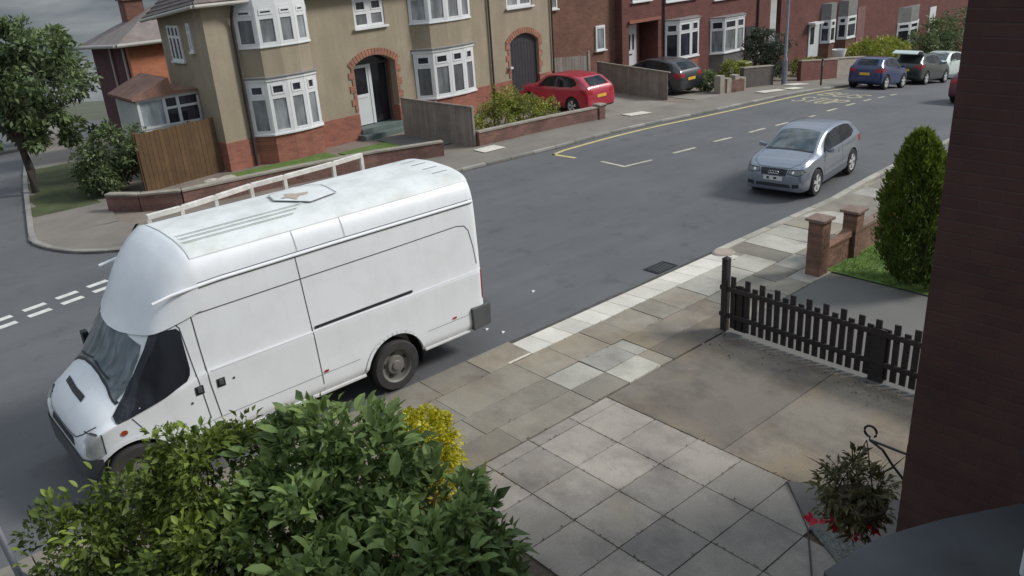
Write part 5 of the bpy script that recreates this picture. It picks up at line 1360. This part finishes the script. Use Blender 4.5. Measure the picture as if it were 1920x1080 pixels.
# ================================================================== VEHICLES
def wheel(parent, x, y, z, r, w, side, style='alloy', tyre_mat=None):
    """tyre, rim and hub; side = +1 for +y"""
    t = MB().lathe([(r * .66, -w / 2), (r * .93, -w / 2), (r * .985, -w * .38), (r, -w * .2), (r, w * .2), (r * .985, w * .38), (r * .93, w / 2), (r * .66, w / 2), (r * .62, w * .3)], 32, axis='y')
    wh = t.build('wheel', tyre_mat or M_RUBBER, parent, smooth=True); wh.location = (x, y, z)
    s = side
    rim = MB()
    if style == 'alloy':
        rim.lathe([(r * .70, s * w * .46), (r * .64, s * w * .47), (r * .60, s * w * .30), (r * .58, -s * w * .2)], 28, axis='y')
        for k in range(5):
            a = 2 * pi * k / 5 + .3
            for da in (-.13, .13):
                c0, c1 = a + da * .5, a + da * 1.3
                p = [(r * .12 * cos(c0), r * .12 * sin(c0)), (r * .64 * cos(c1), r * .64 * sin(c1))]
                d = Vector((p[1][0] - p[0][0], p[1][1] - p[0][1])).normalized(); n = Vector((-d.y, d.x)) * r * .06
                q = [(p[0][0] + n.x, p[0][1] + n.y), (p[0][0] - n.x, p[0][1] - n.y), (p[1][0] - n.x, p[1][1] - n.y), (p[1][0] + n.x, p[1][1] + n.y)]
                rim.prism(q, s * w * .36, s * w * .44, 'y')
        rim.lathe([(0, s * w * .45), (r * .13, s * w * .45), (r * .15, s * w * .35)], 16, axis='y')
        rim.build('rim', M_ALLOY, wh, smooth=True, sharp=30)
        MB().lathe([(0, s * w * .08), (r * .6, s * w * .08)], 24, axis='y').build('brake_disc', M_BLACKPL, wh)
    else:
        rim.lathe([(r * .70, s * w * .46), (r * .66, s * w * .48), (r * .60, s * w * .40), (r * .56, s * w * .20), (r * .40, s * w * .16), (r * .34, s * w * .34), (r * .20, s * w * .36), (r * .17, s * w * .44), (0, s * w * .45)], 28, axis='y')
        rim.build('rim', M_STEELW, wh, smooth=True, sharp=30)
        for k in range(5):
            sl = MB()
            a = 2 * pi * k / 5 + .2
            sl.prism([(r * (.48 + .06 * cos(b)) * cos(a) - r * .11 * sin(b) * sin(a), r * (.48 + .06 * cos(b)) * sin(a) + r * .11 * sin(b) * cos(a)) for b in np.linspace(0, 2 * pi, 9)[:-1]], s * w * .18, s * w * .22, 'y')
            sl.build('wheel_slot', M_BLACKPL, wh)
    return wh
def arch_liner(parent, x, z, r, y0, y1):
    """dark inner shell of a wheel arch"""
    m = MB(); n = 18
    pts = [(x + r * cos(a), z + r * sin(a)) for a in np.linspace(-.35, pi + .35, n)]
    m.add([(p[0], y0, p[1]) for p in pts] + [(p[0], y1, p[1]) for p in pts], [(i, i + 1, n + i + 1, n + i) for i in range(n - 1)])
    yi = y0 if abs(y0) < abs(y1) else y1
    m.add([(p[0], yi, p[1]) for p in pts], [tuple(range(n))])
    return m.build('wheel_arch', M_BLACKPL, parent)
def body_with_arches(bm, arches, W):
    me = bpy.data.meshes.new('body'); bm.to_mesh(me)
    cut = []
    for (x, z, r) in arches:
        for s in (-1, 1):
            c = MB(); n = 36; y0, y1 = s * (W - .38), s * (W + .5)
            c.prism([(x + r * cos(2 * pi * k / n), z + r * sin(2 * pi * k / n)) for k in range(n)], min(y0, y1), max(y0, y1), 'y')
            cut.append(c.mesh('cutter', None))
    return boolean_cut(me, cut)

# ------------------------------------------------------------------ the white van (local x forward, near side is +y)
def van_x(X): return 4.2 - X
LOWR = [(0, .42), (.88, .42), (1.0, .45), (1.045, .55), (1.052, .74), (1.055, 1.02), (1.062, 1.36), (1.046, 1.43)]
def vst(X, up, low=None, k=1.0, dz=0.0):
    lo = [(a * k, b + dz) for a, b in (low or LOWR)]
    X += 0.13 * min(1.0, max(0.0, (2.97 - X) / .7))           # the cab sits a little further back
    return (van_x(X), lo + up)
B_UP = [(1.022, 2.17), (1.0, 2.49), (.955, 2.68), (.82, 2.86), (.46, 2.945), (0, 2.97)]
van_st = [
    vst(7.47, [(a * .93, 0.45 + (b - .45) * .985) for a, b in B_UP], k=.93), vst(7.44, [(a * .975, b) for a, b in B_UP], k=.975), vst(7.36, B_UP), vst(5.2, B_UP), vst(3.15, B_UP),
    vst(2.97, [(1.018, 2.16), (.985, 2.44), (.93, 2.61), (.78, 2.77), (.43, 2.86), (0, 2.885)]),
    vst(2.76, [(1.0, 2.10), (.955, 2.33), (.885, 2.47), (.725, 2.62), (.39, 2.72), (0, 2.745)], [(a, b * 1.0 if b < 1.3 else b - .06) for a, b in LOWR]),
    vst(2.58, [(.98, 2.02), (.92, 2.20), (.83, 2.32), (.66, 2.45), (.36, 2.555), (0, 2.585)], [(a * .998, b if b < 1.3 else b - .09) for a, b in LOWR]),
    vst(2.44, [(.96, 1.94), (.89, 2.08), (.775, 2.17), (.59, 2.28), (.32, 2.385), (0, 2.42)], [(a * .995, b if b < 1.3 else b - .11) for a, b in LOWR]),
    vst(2.34, [(.945, 1.84), (.875, 1.965), (.75, 2.05), (.56, 2.14), (.30, 2.235), (0, 2.27)], [(a * .99, b if b < 1.3 else b - .13) for a, b in LOWR]),
    vst(2.26, [(.94, 1.74), (.87, 1.86), (.745, 1.945), (.55, 2.03), (.29, 2.105), (0, 2.135)], [(a * .987, b if b < 1.3 else b - .14) for a, b in LOWR]),
    vst(2.06, [(.94, 1.48), (.87, 1.59), (.75, 1.675), (.55, 1.755), (.29, 1.825), (0, 1.85)], [(a * .98, b if b < 1.0 else min(b - .06, 1.2 + (b - 1.2) * .3)) for a, b in LOWR]),
    vst(1.88, [(.935, 1.28), (.875, 1.36), (.765, 1.435), (.56, 1.51), (.30, 1.57), (0, 1.595)], [(a * .97, min(b, .98 + (b - .98) * .45)) for a, b in LOWR]),
    vst(1.74, [(.925, 1.19), (.87, 1.25), (.76, 1.31), (.56, 1.37), (.31, 1.415), (0, 1.435)], [(a * .96, min(b, .92 + (b - .92) * .42)) for a, b in LOWR]),
    vst(1.60, [(.90, 1.12), (.85, 1.165), (.74, 1.215), (.54, 1.265), (.30, 1.305), (0, 1.32)], [(a * .94, min(b, .87 + (b - .87) * .40)) for a, b in LOWR]),
    vst(1.48, [(.855, 1.04), (.805, 1.075), (.70, 1.115), (.51, 1.16), (.28, 1.195), (0, 1.21)], [(a * .90, min(b, .80 + (b - .80) * .36)) for a, b in LOWR]),
    vst(1.39, [(.79, .945), (.745, .975), (.645, 1.01), (.47, 1.05), (.255, 1.08), (0, 1.095)], [(a * .84, min(b, .73 + (b - .73) * .32)) for a, b in LOWR]),
    vst(1.335, [(.72, .85), (.675, .875), (.585, .905), (.425, .94), (.23, .965), (0, .975)], [(a * .77, min(b, .66 + (b - .66) * .27)) for a, b in LOWR]),
    vst(1.31, [(.64, .75), (.60, .77), (.52, .79), (.38, .81), (.21, .83), (0, .835)], [(a * .69, .45 + (min(b, .60 + (b - .6) * .22) - .45) * .85) for a, b in LOWR]),
]
van = tag(empty('white_van', (4.2, 10.69, -0.03), pi), 'white high roof panel van parked at the near kerb', 'van')
vbm = loft(van_st, 0.05, 4)
vbvh = BVHTree.FromBMesh(vbm)
RA, FAW = van_x(5.73), van_x(1.97)
vme = body_with_arches(vbm, [(RA, .39, .50), (FAW, .37, .47)], 1.05)
obj('body', finish_smooth(vme, M_VANW, 32), van)
for (xx, zz, rr) in ((RA, .39, .495), (FAW, .37, .465)):
    for s in (-1, 1): arch_liner(van, xx, zz, rr, s * .60, s * 1.0)
    for s in (-1, 1): wheel(van, xx, s * .92, .37, .40, .24, s, 'steel', M_DIRTYR)
    # pressed lip round each arch
    for s, vw in ((1, '+y'), (-1, '-y')):
        pts = [(xx + (rr + .03) * cos(a), zz + (rr + .03) * sin(a)) for a in np.linspace(.12, pi - .12, 20)]
        panel('arch_lip', vbvh, strip(pts, .05), vw, M_VANW, van, .014)
# roof: the moulded front cap and the roof skin, both a little proud
clip_region(vbm, [((van_x(2.75), 0, 2.09), (-.28, 0, -1)), ((van_x(3.12), 0, 0), (-1, 0, 0))], .022, 'roof_cap', M_VANW, van)
clip_region(vbm, [((0, 0, 2.80), (0, 0, -1)), ((van_x(3.14), 0, 0), (1, 0, 0))], .008, 'roof_skin', M_VANROOF, van)
for s, vw in ((1, '+y'), (-1, '-y')):
    # glass
    sw_ = [(1.70, 2.045), (1.60, 2.055), (1.44, 2.05), (1.405, 2.0), (1.40, 1.5), (1.42, 1.42), (1.47, 1.355), (1.75, 1.25), (2.14, 1.165), (2.33, 1.12), (2.355, 1.13), (2.35, 1.19), (2.175, 1.375), (2.0, 1.60), (1.81, 1.86)]
    panel('cab_window', vbvh, [sw_], vw, M_VANGL, van, .014, .07)
    L = lambda *p: [(van_x(a), b) for a, b in p]
    seam_runs = [strip(L((2.95, 2.45), (2.97, 1.8), (3.0, 1.2), (3.05, .72)), .013), strip(L((2.42, 2.09), (2.77, 2.09), (2.80, 2.04), (2.845, 1.5), (2.885, 1.1), (2.915, .75)), .012),
           strip(L((4.43, 2.47), (4.46, 1.8), (4.50, 1.0), (4.52, .5)), .012), strip(L((2.02, 1.13), (2.1, .98), (2.12, .86)), .011)]
    for q in seam_runs: panel('door_seam', vbvh, q, vw, M_SEAM, van, .003, .1)
    panel('side_groove', vbvh, strip(L((2.96, 2.155), (4.4, 2.17), (5.8, 2.18), (7.05, 2.20), (7.2, 2.17), (7.27, 2.08), (7.33, 1.8), (7.36, 1.52)), .013), vw, M_SEAM, van, .003, .1)
    for q in (L((2.6, .70), (3.3, .715), (4.0, .72), (5.12, .725)), L((6.32, .725), (7.12, .73))): panel('lower_crease_shade', vbvh, strip(q, .010), vw, M_SHADE_SEAM, van, .003, .1)  # grey strip painted in as the shade of the lower crease
    panel('belt_highlight_edge', vbvh, strip(L((3.05, 1.385), (4.5, 1.395), (6.0, 1.40), (7.38, 1.41)), .016), vw, M_VANW, van, .008, .1)
    g_ = MB()
    pts = [(van_x(X), s * 1.012, z) for X, z in ((2.56, 2.43), (2.8, 2.47), (3.4, 2.50), (5, 2.51), (7.40, 2.51))]
    g_.tube(pts, .02, 8).build('gutter', M_VANW, van, smooth=True)
    panel('gutter_seal', vbvh, strip(L((2.5, 2.40), (2.8, 2.445), (3.4, 2.475), (5, 2.483), (7.4, 2.483)), .014) + strip(L((2.7, 2.50), (3.4, 2.53), (5, 2.54), (7.4, 2.54)), .009), vw, M_SEAM, van, .004, .1)
    # handles, sliding-door rail, lamps
    for X in (2.85, 3.13):
        panel('handle_recess', vbvh, [rect(van_x(X) - .055, van_x(X) + .055, 1.12, 1.24)], vw, M_BLACKPL, van, .006, .05)
        MB().box(van_x(X) - .03, van_x(X) + .03, s * 1.055 - .012, s * 1.055 + .025, 1.15, 1.225).build('handle', M_GREYPL, van, bevel=.008)
    panel('lock', vbvh, [rect(van_x(2.73) - .014, van_x(2.73) + .014, 1.03, 1.06), rect(van_x(3.3) - .014, van_x(3.3) + .014, 1.16, 1.19)], vw, M_BLACKPL, van, .006)
    panel('slide_rail', vbvh, strip(L((4.53, 1.443), (6.12, 1.455)), .042), vw, M_BLACKPL, van, .012, .2)
    for X, z in ((4.58, .76), (6.84, .775)): panel('side_marker', vbvh, [rect(van_x(X) - .035, van_x(X) + .035, z - .016, z + .016)], vw, M_LAMPR, van, .012)
    panel('side_repeater', vbvh, [[(van_x(1.90) + .042 * cos(a), .985 + .036 * sin(a)) for a in np.linspace(0, 2 * pi, 13)[:-1]]], vw, M_LAMPO, van, .01, .05)
    panel('tail_lamp', vbvh, [rect(-3.245, -3.215, .92, 1.4)], vw, M_LAMPR, van, .010)
    # sill with a worn bright edge
    MB().box(van_x(5.2), van_x(2.47), s * 1.0 - .05, s * 1.0 + .035, .40, .445).build('sill_edge', M_PLATEW, van, bevel=.01)
    MB().box(-3.0, van_x(6.26), s * 1.0 - .05, s * 1.0 + .035, .41, .45).build('sill_edge', M_PLATEW, van, bevel=.01)
    # head lamp and mirror
    panel('head_lamp', vbvh, [[(2.55, .78), (2.67, .73), (2.725, .78), (2.705, .92), (2.64, 1.02), (2.55, 1.03)]], vw, M_LAMPV, van, .010, .05)
    panel('head_lamp_rim', vbvh, strip([(2.54, .77), (2.538, 1.04), (2.65, 1.03)], .014), vw, M_SEAM, van, .006)
MB().tube([(2.0, -1.0, 1.40), (2.02, -1.1, 1.42)], .025, 8).box(1.98, 2.06, -1.2, -1.07, 1.34, 1.56).build('door_mirror', M_BLACKPL, van, bevel=.02)
panel('windscreen', vbvh, [[(-.84, 1.32), (-.58, 1.45), (-.3, 1.52), (0, 1.545), (.3, 1.52), (.58, 1.45), (.84, 1.32), (.865, 1.5), (.84, 1.80), (.80, 1.90), (.4, 1.985), (0, 2.01), (-.4, 1.985), (-.80, 1.90), (-.84, 1.80), (-.865, 1.5)]], '+x', M_WSCRN, van, .006, .07)
panel('windscreen_seal', vbvh, strip([(-.86, 1.31), (-.58, 1.435), (-.3, 1.505), (0, 1.53), (.3, 1.505), (.58, 1.435), (.86, 1.31)], .03), '+x', M_BLACKPL, van, .005, .07)
for q in ([(-.56, 1.505), (-.06, 1.585)], [(.04, 1.58), (.54, 1.50)]): panel('wiper', vbvh, strip(q, .018), '+x', M_BLACKPL, van, .016, .08)
panel('bonnet_vent', vbvh, [[(2.45, -.40), (2.51, -.40), (2.54, 0), (2.54, .34), (2.475, .34), (2.48, 0)]], '+z', M_BLACKPL, van, .008, .06)
panel('bonnet_seam', vbvh, strip([(-.84, 1.10), (-.7, 1.0), (-.55, .93), (0, .92), (.55, .93), (.7, 1.0), (.84, 1.10)], .012), '+x', M_SEAM, van, .007)
panel('grille', vbvh, [[(-.5, .80), (.5, .80), (.44, .90), (-.44, .90)]], '+x', M_BLACKPL, van, .008, .06)
clip_region(vbm, [((0, 0, .735), (0, 0, 1)), ((van_x(1.62), 0, 0), (-1, 0, 0))], .02, 'front_bumper', M_GREYPL, van)
MB().add([(-3.36, -1.05, .43), (-2.98, -1.085, .43), (-2.98, 1.085, .43), (-3.36, 1.05, .43), (-3.38, -1.05, .80), (-2.96, -1.10, .82), (-2.96, 1.10, .82), (-3.38, 1.05, .80)],
         [(0, 3, 2, 1), (4, 5, 6, 7), (0, 1, 5, 4), (1, 2, 6, 5), (2, 3, 7, 6), (3, 0, 4, 7)]).build('rear_bumper', M_GREYPL, van, bevel=.02)
# rear doors
panel('rear_door_seam', vbvh, strip([(0, .85), (0, 2.6)], .014) + strip([(-.85, .86), (-.85, 2.5), (.85, 2.5), (.85, .86), (-.85, .86)], .014), '-x', M_SEAM, van, .004, .1)
# ribs, seams, hatch pad and rust patch on the roof
for y in (.60, .48, .36): panel('roof_rib', vbvh, strip([(van_x(3.2), y), (van_x(4.72 + (.6 - y)), y)], .022), '+z', M_VANROOF, van, .022, .15)
for y in (.63, .51, .39): panel('roof_rib_grime', vbvh, strip([(van_x(3.2), y), (van_x(4.7 + (.6 - y)), y)], .012), '+z', plain('green_grime', (0.36, 0.39, 0.31), .9, .25, 8), van, .011, .15)
for y in (-.55, -.3, 0.0, .3, .55): panel('roof_rib', vbvh, strip([(-3.12, y), (-2.86, y)], .02), '+z', M_SHADE_SEAM, van, .014, .15)
hp = panel('roof_hatch_pad', vbvh, [[(-.52, .02), (-.62, -.36), (-1.1, -.52), (-1.38, -.2), (-1.32, .34), (-.86, .44)]], '+z', M_VANROOF, van, .028, .1)
panel('roof_hatch_rim', vbvh, strip([(-.52, .02), (-.62, -.36), (-1.1, -.52), (-1.38, -.2), (-1.32, .34), (-.86, .44), (-.52, .02)], .02), '+z', M_SHADE_SEAM, van, .033, .1)
panel('rust_patch', vbvh, [[(-.82 + r * cos(a), .02 + r * .8 * sin(a)) for a, r in zip(np.linspace(0, 2 * pi, 15)[:-1], (.2, .12, .15, .26, .13, .11, .2, .24, .12, .1, .17, .25, .12, .14))]], '+z', M_RUST, van, .034, .1)
for X in (4.48, 5.2):
    panel('roof_side_seam', vbvh, strip([(van_x(X), 2.55), (van_x(X) + .0, 2.84)], .009), '+y', M_SHADE_SEAM, van, .010, .1)
panel('cap_seam', vbvh, [q for q in strip([(van_x(3.13), -.85), (van_x(3.13), .86)], .014)], '+z', M_SHADE_SEAM, van, .026, .1)
ae = MB().tube([(1.38, .45, 2.56), (1.32, .43, 2.70), (1.22, .41, 2.84)], .006, 6).build('aerial', M_BLACKPL, van)
vbm.free()

# ------------------------------------------------------------------ hatchbacks
def hatch_stations(L=4.2, W=1.76, H=1.42, hood=0.98, roof_len=0.0):
    w = W / 2
    #      x      zb   belt  top   wl    wb    wt    (fractions of half width)
    T = [(-2.10, .40, .60, .66, .80, .78, .66), (-2.08, .32, .74, .84, .88, .86, .74), (-2.02, .26, .88, 1.00, .935, .91, .77), (-1.90, .23, .94, 1.10, .97, .94, .76), (-1.70, .22, .96, 1.235, .99, .95, .735),
         (-1.48, .21, .96, 1.345, 1.0, .955, .715), (-1.0, .21, .945, 1.40, 1.0, .958, .705), (-0.3, .21, .925, 1.42, 1.0, .958, .70), (0.1, .21, .915, 1.40, 1.0, .958, .695), (0.36, .21, .91, 1.345, 1.0, .958, .695),
         (0.62, .21, .905, 1.24, 1.0, .955, .71), (0.88, .21, .90, 1.115, 1.0, .95, .735), (1.08, .21, .895, 1.01, 1.0, .945, .775), (1.2, .21, .89, .975, .995, .94, .81), (1.5, .21, .86, .935, .985, .925, .82),
         (1.75, .21, .81, .885, .965, .90, .80), (1.92, .22, .745, .825, .93, .86, .76), (2.02, .23, .67, .755, .885, .81, .715), (2.075, .25, .60, .67, .835, .76, .67), (2.10, .30, .52, .58, .77, .70, .60)]
    st = []
    for x, zb, be, to, wl, wb, wt in T:
        k = H / 1.42
        be, to = be * k, to * k
        m = min(.52, be - .1)
        ring = [(0, zb), (w * wl * .84, zb), (w * wl * .965, zb + .05), (w * wl, zb + (m - zb) * .6), (w * wl, m), (w * (wl * .6 + wb * .4), (m + be) / 2), (w * wb, be - .012), (w * (wb - .012), be + .012 * (to - be > .15) + .004),
                (w * (wb + wt) / 2, (be + to) / 2 - .005), (w * (wt + .03), to - .055 * min(1, (to - be) / .3)), (w * (wt - .07), to - .018 * min(1, (to - be) / .3)), (w * wt * .5, to - .003), (0, to)]
        st.append((x * L / 4.2, ring))
    return st
def hatchback(name, loc, rz, label, paint_m, L=4.2, W=1.76, H=1.42, scale=1.0, front='plain', plate='y', boot_open=False, wheels='alloy', wheel_r=.33, detail=True):
    car = tag(empty(name, loc, rz), label, 'car')
    car.scale = (scale, scale, scale)
    kx, kz = L / 4.2, H / 1.42; w = W / 2
    bm = loft(hatch_stations(L, W, H), .06, 3); bvh = BVHTree.FromBMesh(bm)
    ax, rx, r = 1.30 * kx, -1.28 * kx, wheel_r
    me = body_with_arches(bm, [(ax, r, r + .045), (rx, r, r + .045)], w)
    obj('body', finish_smooth(me, paint_m, 30), car)
    for xx in (ax, rx):
        for s in (-1, 1):
            arch_liner(car, xx, r, r + .042, s * (w - .36), s * (w - .03)); wheel(car, xx, s * (w - .095), r, r, .21, s, wheels)
    P = lambda *q: [(a * kx, b * kz) for a, b in q]
    for s, vw in ((1, '+y'), (-1, '-y')):
        panel('side_window', bvh, [P((.80, .945), (.46, 1.19), (.24, 1.295), (-.22, 1.35), (-.46, 1.352), (-.46, .965))], vw, M_CARGL, car, .005, .1)
        panel('quarter_window', bvh, [P((-.48, .965), (-.48, 1.352), (-.95, 1.335), (-1.25, 1.28), (-1.46, 1.12), (-1.43, 1.07), (-1.2, 1.0))], vw, M_CARGL, car, .005, .1)
        if detail:
            for q in (P((.72, .93), (.82, .6), (.78, .30), (-.40, .30)), P((-.45, .955), (-.46, .93), (-.52, .6), (-.42, .30))): panel('door_seam', bvh, strip(q, .011), vw, M_SEAM, car, .003, .12)
            panel('door_handle', bvh, [rect(-.33 * kx, -.16 * kx, .79 * kz, .82 * kz)], vw, paint_m, car, .02, .1)
            panel('sill_strip', bvh, strip(P((.9, .34), (-.85, .34)), .04), vw, paint_m, car, .012, .12)
        panel('head_lamp', bvh, [P((1.98, .62), (2.02, .69), (1.92, .76), (1.66, .80), (1.62, .75), (1.75, .65))], vw, M_LAMPW, car, .006, .06)
        panel('tail_lamp', bvh, [P((-1.78, .80), (-1.72, .93), (-1.99, .95), (-2.06, .80), (-2.04, .72))], vw, M_LAMPR, car, .007, .06)
        sg = 1 if s > 0 else -1
        MB().add([(.66 * kx, s * (w - .04), .92 * kz), (.72 * kx, s * (w + .16), .95 * kz), (.60 * kx, s * (w + .17), .95 * kz), (.60 * kx, s * (w - .02), .92 * kz),
                  (.66 * kx, s * (w - .06), .99 * kz), (.70 * kx, s * (w + .16), 1.05 * kz), (.60 * kx, s * (w + .17), 1.05 * kz), (.60 * kx, s * (w - .04), .99 * kz)],
                 [(0, 3, 2, 1), (4, 5, 6, 7), (0, 1, 5, 4), (1, 2, 6, 5), (2, 3, 7, 6), (3, 0, 4, 7)]).build('door_mirror', paint_m, car, bevel=.015)
    ws = [(-.655, 1.0), (-.3, 1.015), (0, 1.02), (.3, 1.015), (.655, 1.0), (.60, 1.14), (.53, 1.33), (.3, 1.36), (0, 1.368), (-.3, 1.36), (-.53, 1.33), (-.60, 1.14)]
    panel('windscreen', bvh, [[(a * W / 1.76, b * kz) for a, b in ws]], '+x', M_WSCRN, car, .006, .1)
    panel('windscreen_seal', bvh, strip([(a * W / 1.76, b * kz - .012) for a, b in ws[:5]], .022), '+x', M_BLACKPL, car, .005, .1)
    rw = [(-.52, 1.05), (.52, 1.05), (.50, 1.20), (.44, 1.31), (-.44, 1.31), (-.50, 1.20)]
    if not boot_open: panel('rear_window', bvh, [[(a * W / 1.76, b * kz) for a, b in rw]], '-x', M_CARGL, car, .006, .1)
    ky = W / 1.76
    Q = lambda *q: [(a * ky, b * kz) for a, b in q]
    for s in (-1, 1):
        panel('head_lamp', bvh, [Q((s * .37, .635), (s * .66, .61), (s * .78, .68), (s * .72, .74), (s * .40, .725))], '+x', M_LAMPW, car, .007, .06)
        panel('tail_lamp', bvh, [Q((s * .50, .76), (s * .70, .76), (s * .74, .90), (s * .56, .92), (s * .48, .86))], '-x', M_LAMPR, car, .008, .06)
    for s in (-1, 1):
        hl = Q((s * .37, .635), (s * .66, .61), (s * .78, .68), (s * .72, .74), (s * .40, .725), (s * .37, .635))
        panel('head_lamp_rim', bvh, strip(hl, .016), '+x', M_BLACKPL, car, .009, .08)
        panel('head_lamp_bulb', bvh, [[(s * .52 * ky + .035 * cos(a), .675 * kz + .035 * sin(a)) for a in np.linspace(0, 2 * pi, 11)[:-1]]], '+x', M_CHROME, car, .010, .1)
    panel('grille', bvh, [Q((-.33, .585), (.33, .585), (.36, .735), (-.36, .735))], '+x', M_BLACKPL, car, .008, .06)
    panel('lower_intake', bvh, [Q((-.48, .31), (.48, .31), (.44, .39), (-.44, .39))], '+x', M_BLACKPL, car, .006, .06)
    for s in (-1, 1): panel('fog_lamp', bvh, [Q((s * .52, .31), (s * .70, .34), (s * .68, .42), (s * .52, .40))], '+x', M_BLACKPL, car, .008, .06)
    panel('front_plate', bvh, [Q((-.26, .465), (.26, .465), (.26, .57), (-.26, .57))], '+x', M_PLATEW, car, .02, .2)
    panel('rear_plate', bvh, [Q((-.26, .62), (.26, .62), (.26, .73), (-.26, .73))], '-x', M_PLATEY if plate == 'y' else M_PLATEW, car, .018, .2)
    clip_region(bm, [((0, 0, .30), (0, 0, 1)), ((-1.66 * kx, 0, 0), (1, 0, 0))], .006, 'rear_valance', M_BLACKPL, car)
    panel('bonnet_seam', bvh, strip([(-.66 * ky, .98 * kz), (-.62 * ky, .86 * kz), (-.42 * ky, .76 * kz), (0, .745 * kz), (.42 * ky, .76 * kz), (.62 * ky, .86 * kz), (.66 * ky, .98 * kz)], .010), '+x', M_SEAM, car, .003, .1)
    panel('boot_seam', bvh, strip(Q((-.60, 1.0), (-.50, .72), (-.47, .58), (.47, .58), (.50, .72), (.60, 1.0)), .010), '-x', M_SEAM, car, .003, .1)
    if front == 'rings':
        # emblem of four linked rings on the grille, and dark marks on the plate
        e = MB()
        for k in range(4):
            c = (-.105 + k * .07) * ky
            hit = bvh.ray_cast(Vector((12, c, .655 * kz)), Vector((-1, 0, 0)))[0]
            pts = [(hit.x + .016, c + .045 * cos(a), .655 * kz + .036 * sin(a)) for a in np.linspace(0, 2 * pi, 17)]
            e.tube(pts, .007, 5)
        e.build('ring_emblem', M_CHROME, car, smooth=True)
        panel('plate_marks', bvh, [Q((-.17, .492), (-.10, .492), (-.10, .545), (-.17, .545)), Q((.02, .492), (.10, .492), (.10, .545), (.02, .545))], '+x', M_BLACKPL, car, .024, .2)
    if boot_open:
        tg = MB()
        hx, hz = -1.36 * kx, 1.36 * kz
        pts = [(hx, hz), (hx - .35, hz + .20), (hx - .70, hz + .22), (hx - 1.0, hz + .08)]
        for (a, b), (c, d) in zip(pts[:-1], pts[1:]):
            tg.add([(a, -.6, b), (c, -.62, d), (c, .62, d), (a, .6, b), (a, -.6, b - .05), (c, -.62, d - .05), (c, .62, d - .05), (a, .6, b - .05)], [(0, 1, 2, 3), (4, 7, 6, 5), (0, 4, 5, 1), (2, 6, 7, 3), (0, 3, 7, 4), (1, 5, 6, 2)])
        tgo = tg.build('tailgate', M_WHITECAR if boot_open == 'pale' else paint_m, car, bevel=.02)
        MB().box(hx - .62, hx - .18, -.5, .5, hz + .225, hz + .235).build('rear_window', M_CARGL, tgo)
        panel('boot_opening', bvh, [[(a * ky, b * kz) for a, b in rw] ], '-x', M_BLACKPL, car, .004, .1)
    bm.free()
    return car
hatchback('silver_car', (19.12, 10.95, ROADZ + G(19.3) + .0), pi + radians(8.0), 'silver three door hatchback driving up the near lane', M_SILVER, L=4.1, W=1.80, H=1.60, scale=.90, front='rings', plate='w', wheel_r=.365)
hatchback('red_car', (23.42, 23.95, G(23.4) - .02), pi / 2, 'red hatchback nosed into the drive of the tan house', M_REDCAR, L=3.95, W=1.68, H=1.46, scale=1.0)
hatchback('black_car', (29.95, 24.75, G(29.9) - .02), pi / 2, 'black hatchback on the red brick house drive', M_BLACKCAR, L=4.0, W=1.72, H=1.5, scale=1.0)
def on_slope(car):
    x = car.location.x; car.rotation_mode = 'XYZ'
    car.rotation_euler.y = -math.atan((G(x + 1.3) - G(x - 1.3)) / 2.6) * cos(car.rotation_euler.z)
    return car
on_slope(hatchback('blue_car', (39.45, 19.1, ROADZ + G(39.45)), radians(2.0), 'dark blue hatchback parked at the far kerb end of the yellow line', M_BLUECAR, L=3.0, W=1.66, H=1.46, detail=False))
on_slope(hatchback('dark_car', (44.7, 19.45, ROADZ + G(44.7)), radians(2.0), 'dark green hatchback with its boot lid raised behind the blue car', M_GREENCAR, L=4.0, W=1.7, H=1.5, boot_open='pale', detail=False))
on_slope(hatchback('white_car', (49.0, 20.25, ROADZ + G(49.0)), radians(182), 'small white car in the road beyond the dark car', M_WHITECAR, L=3.6, W=1.6, H=1.5, detail=False))
on_slope(hatchback('maroon_car', (36.4, 13.1, ROADZ + G(36.4)), radians(2), 'maroon car half hidden by the near brick corner', M_MAROON, L=3.9, W=1.7, H=1.45, detail=False))
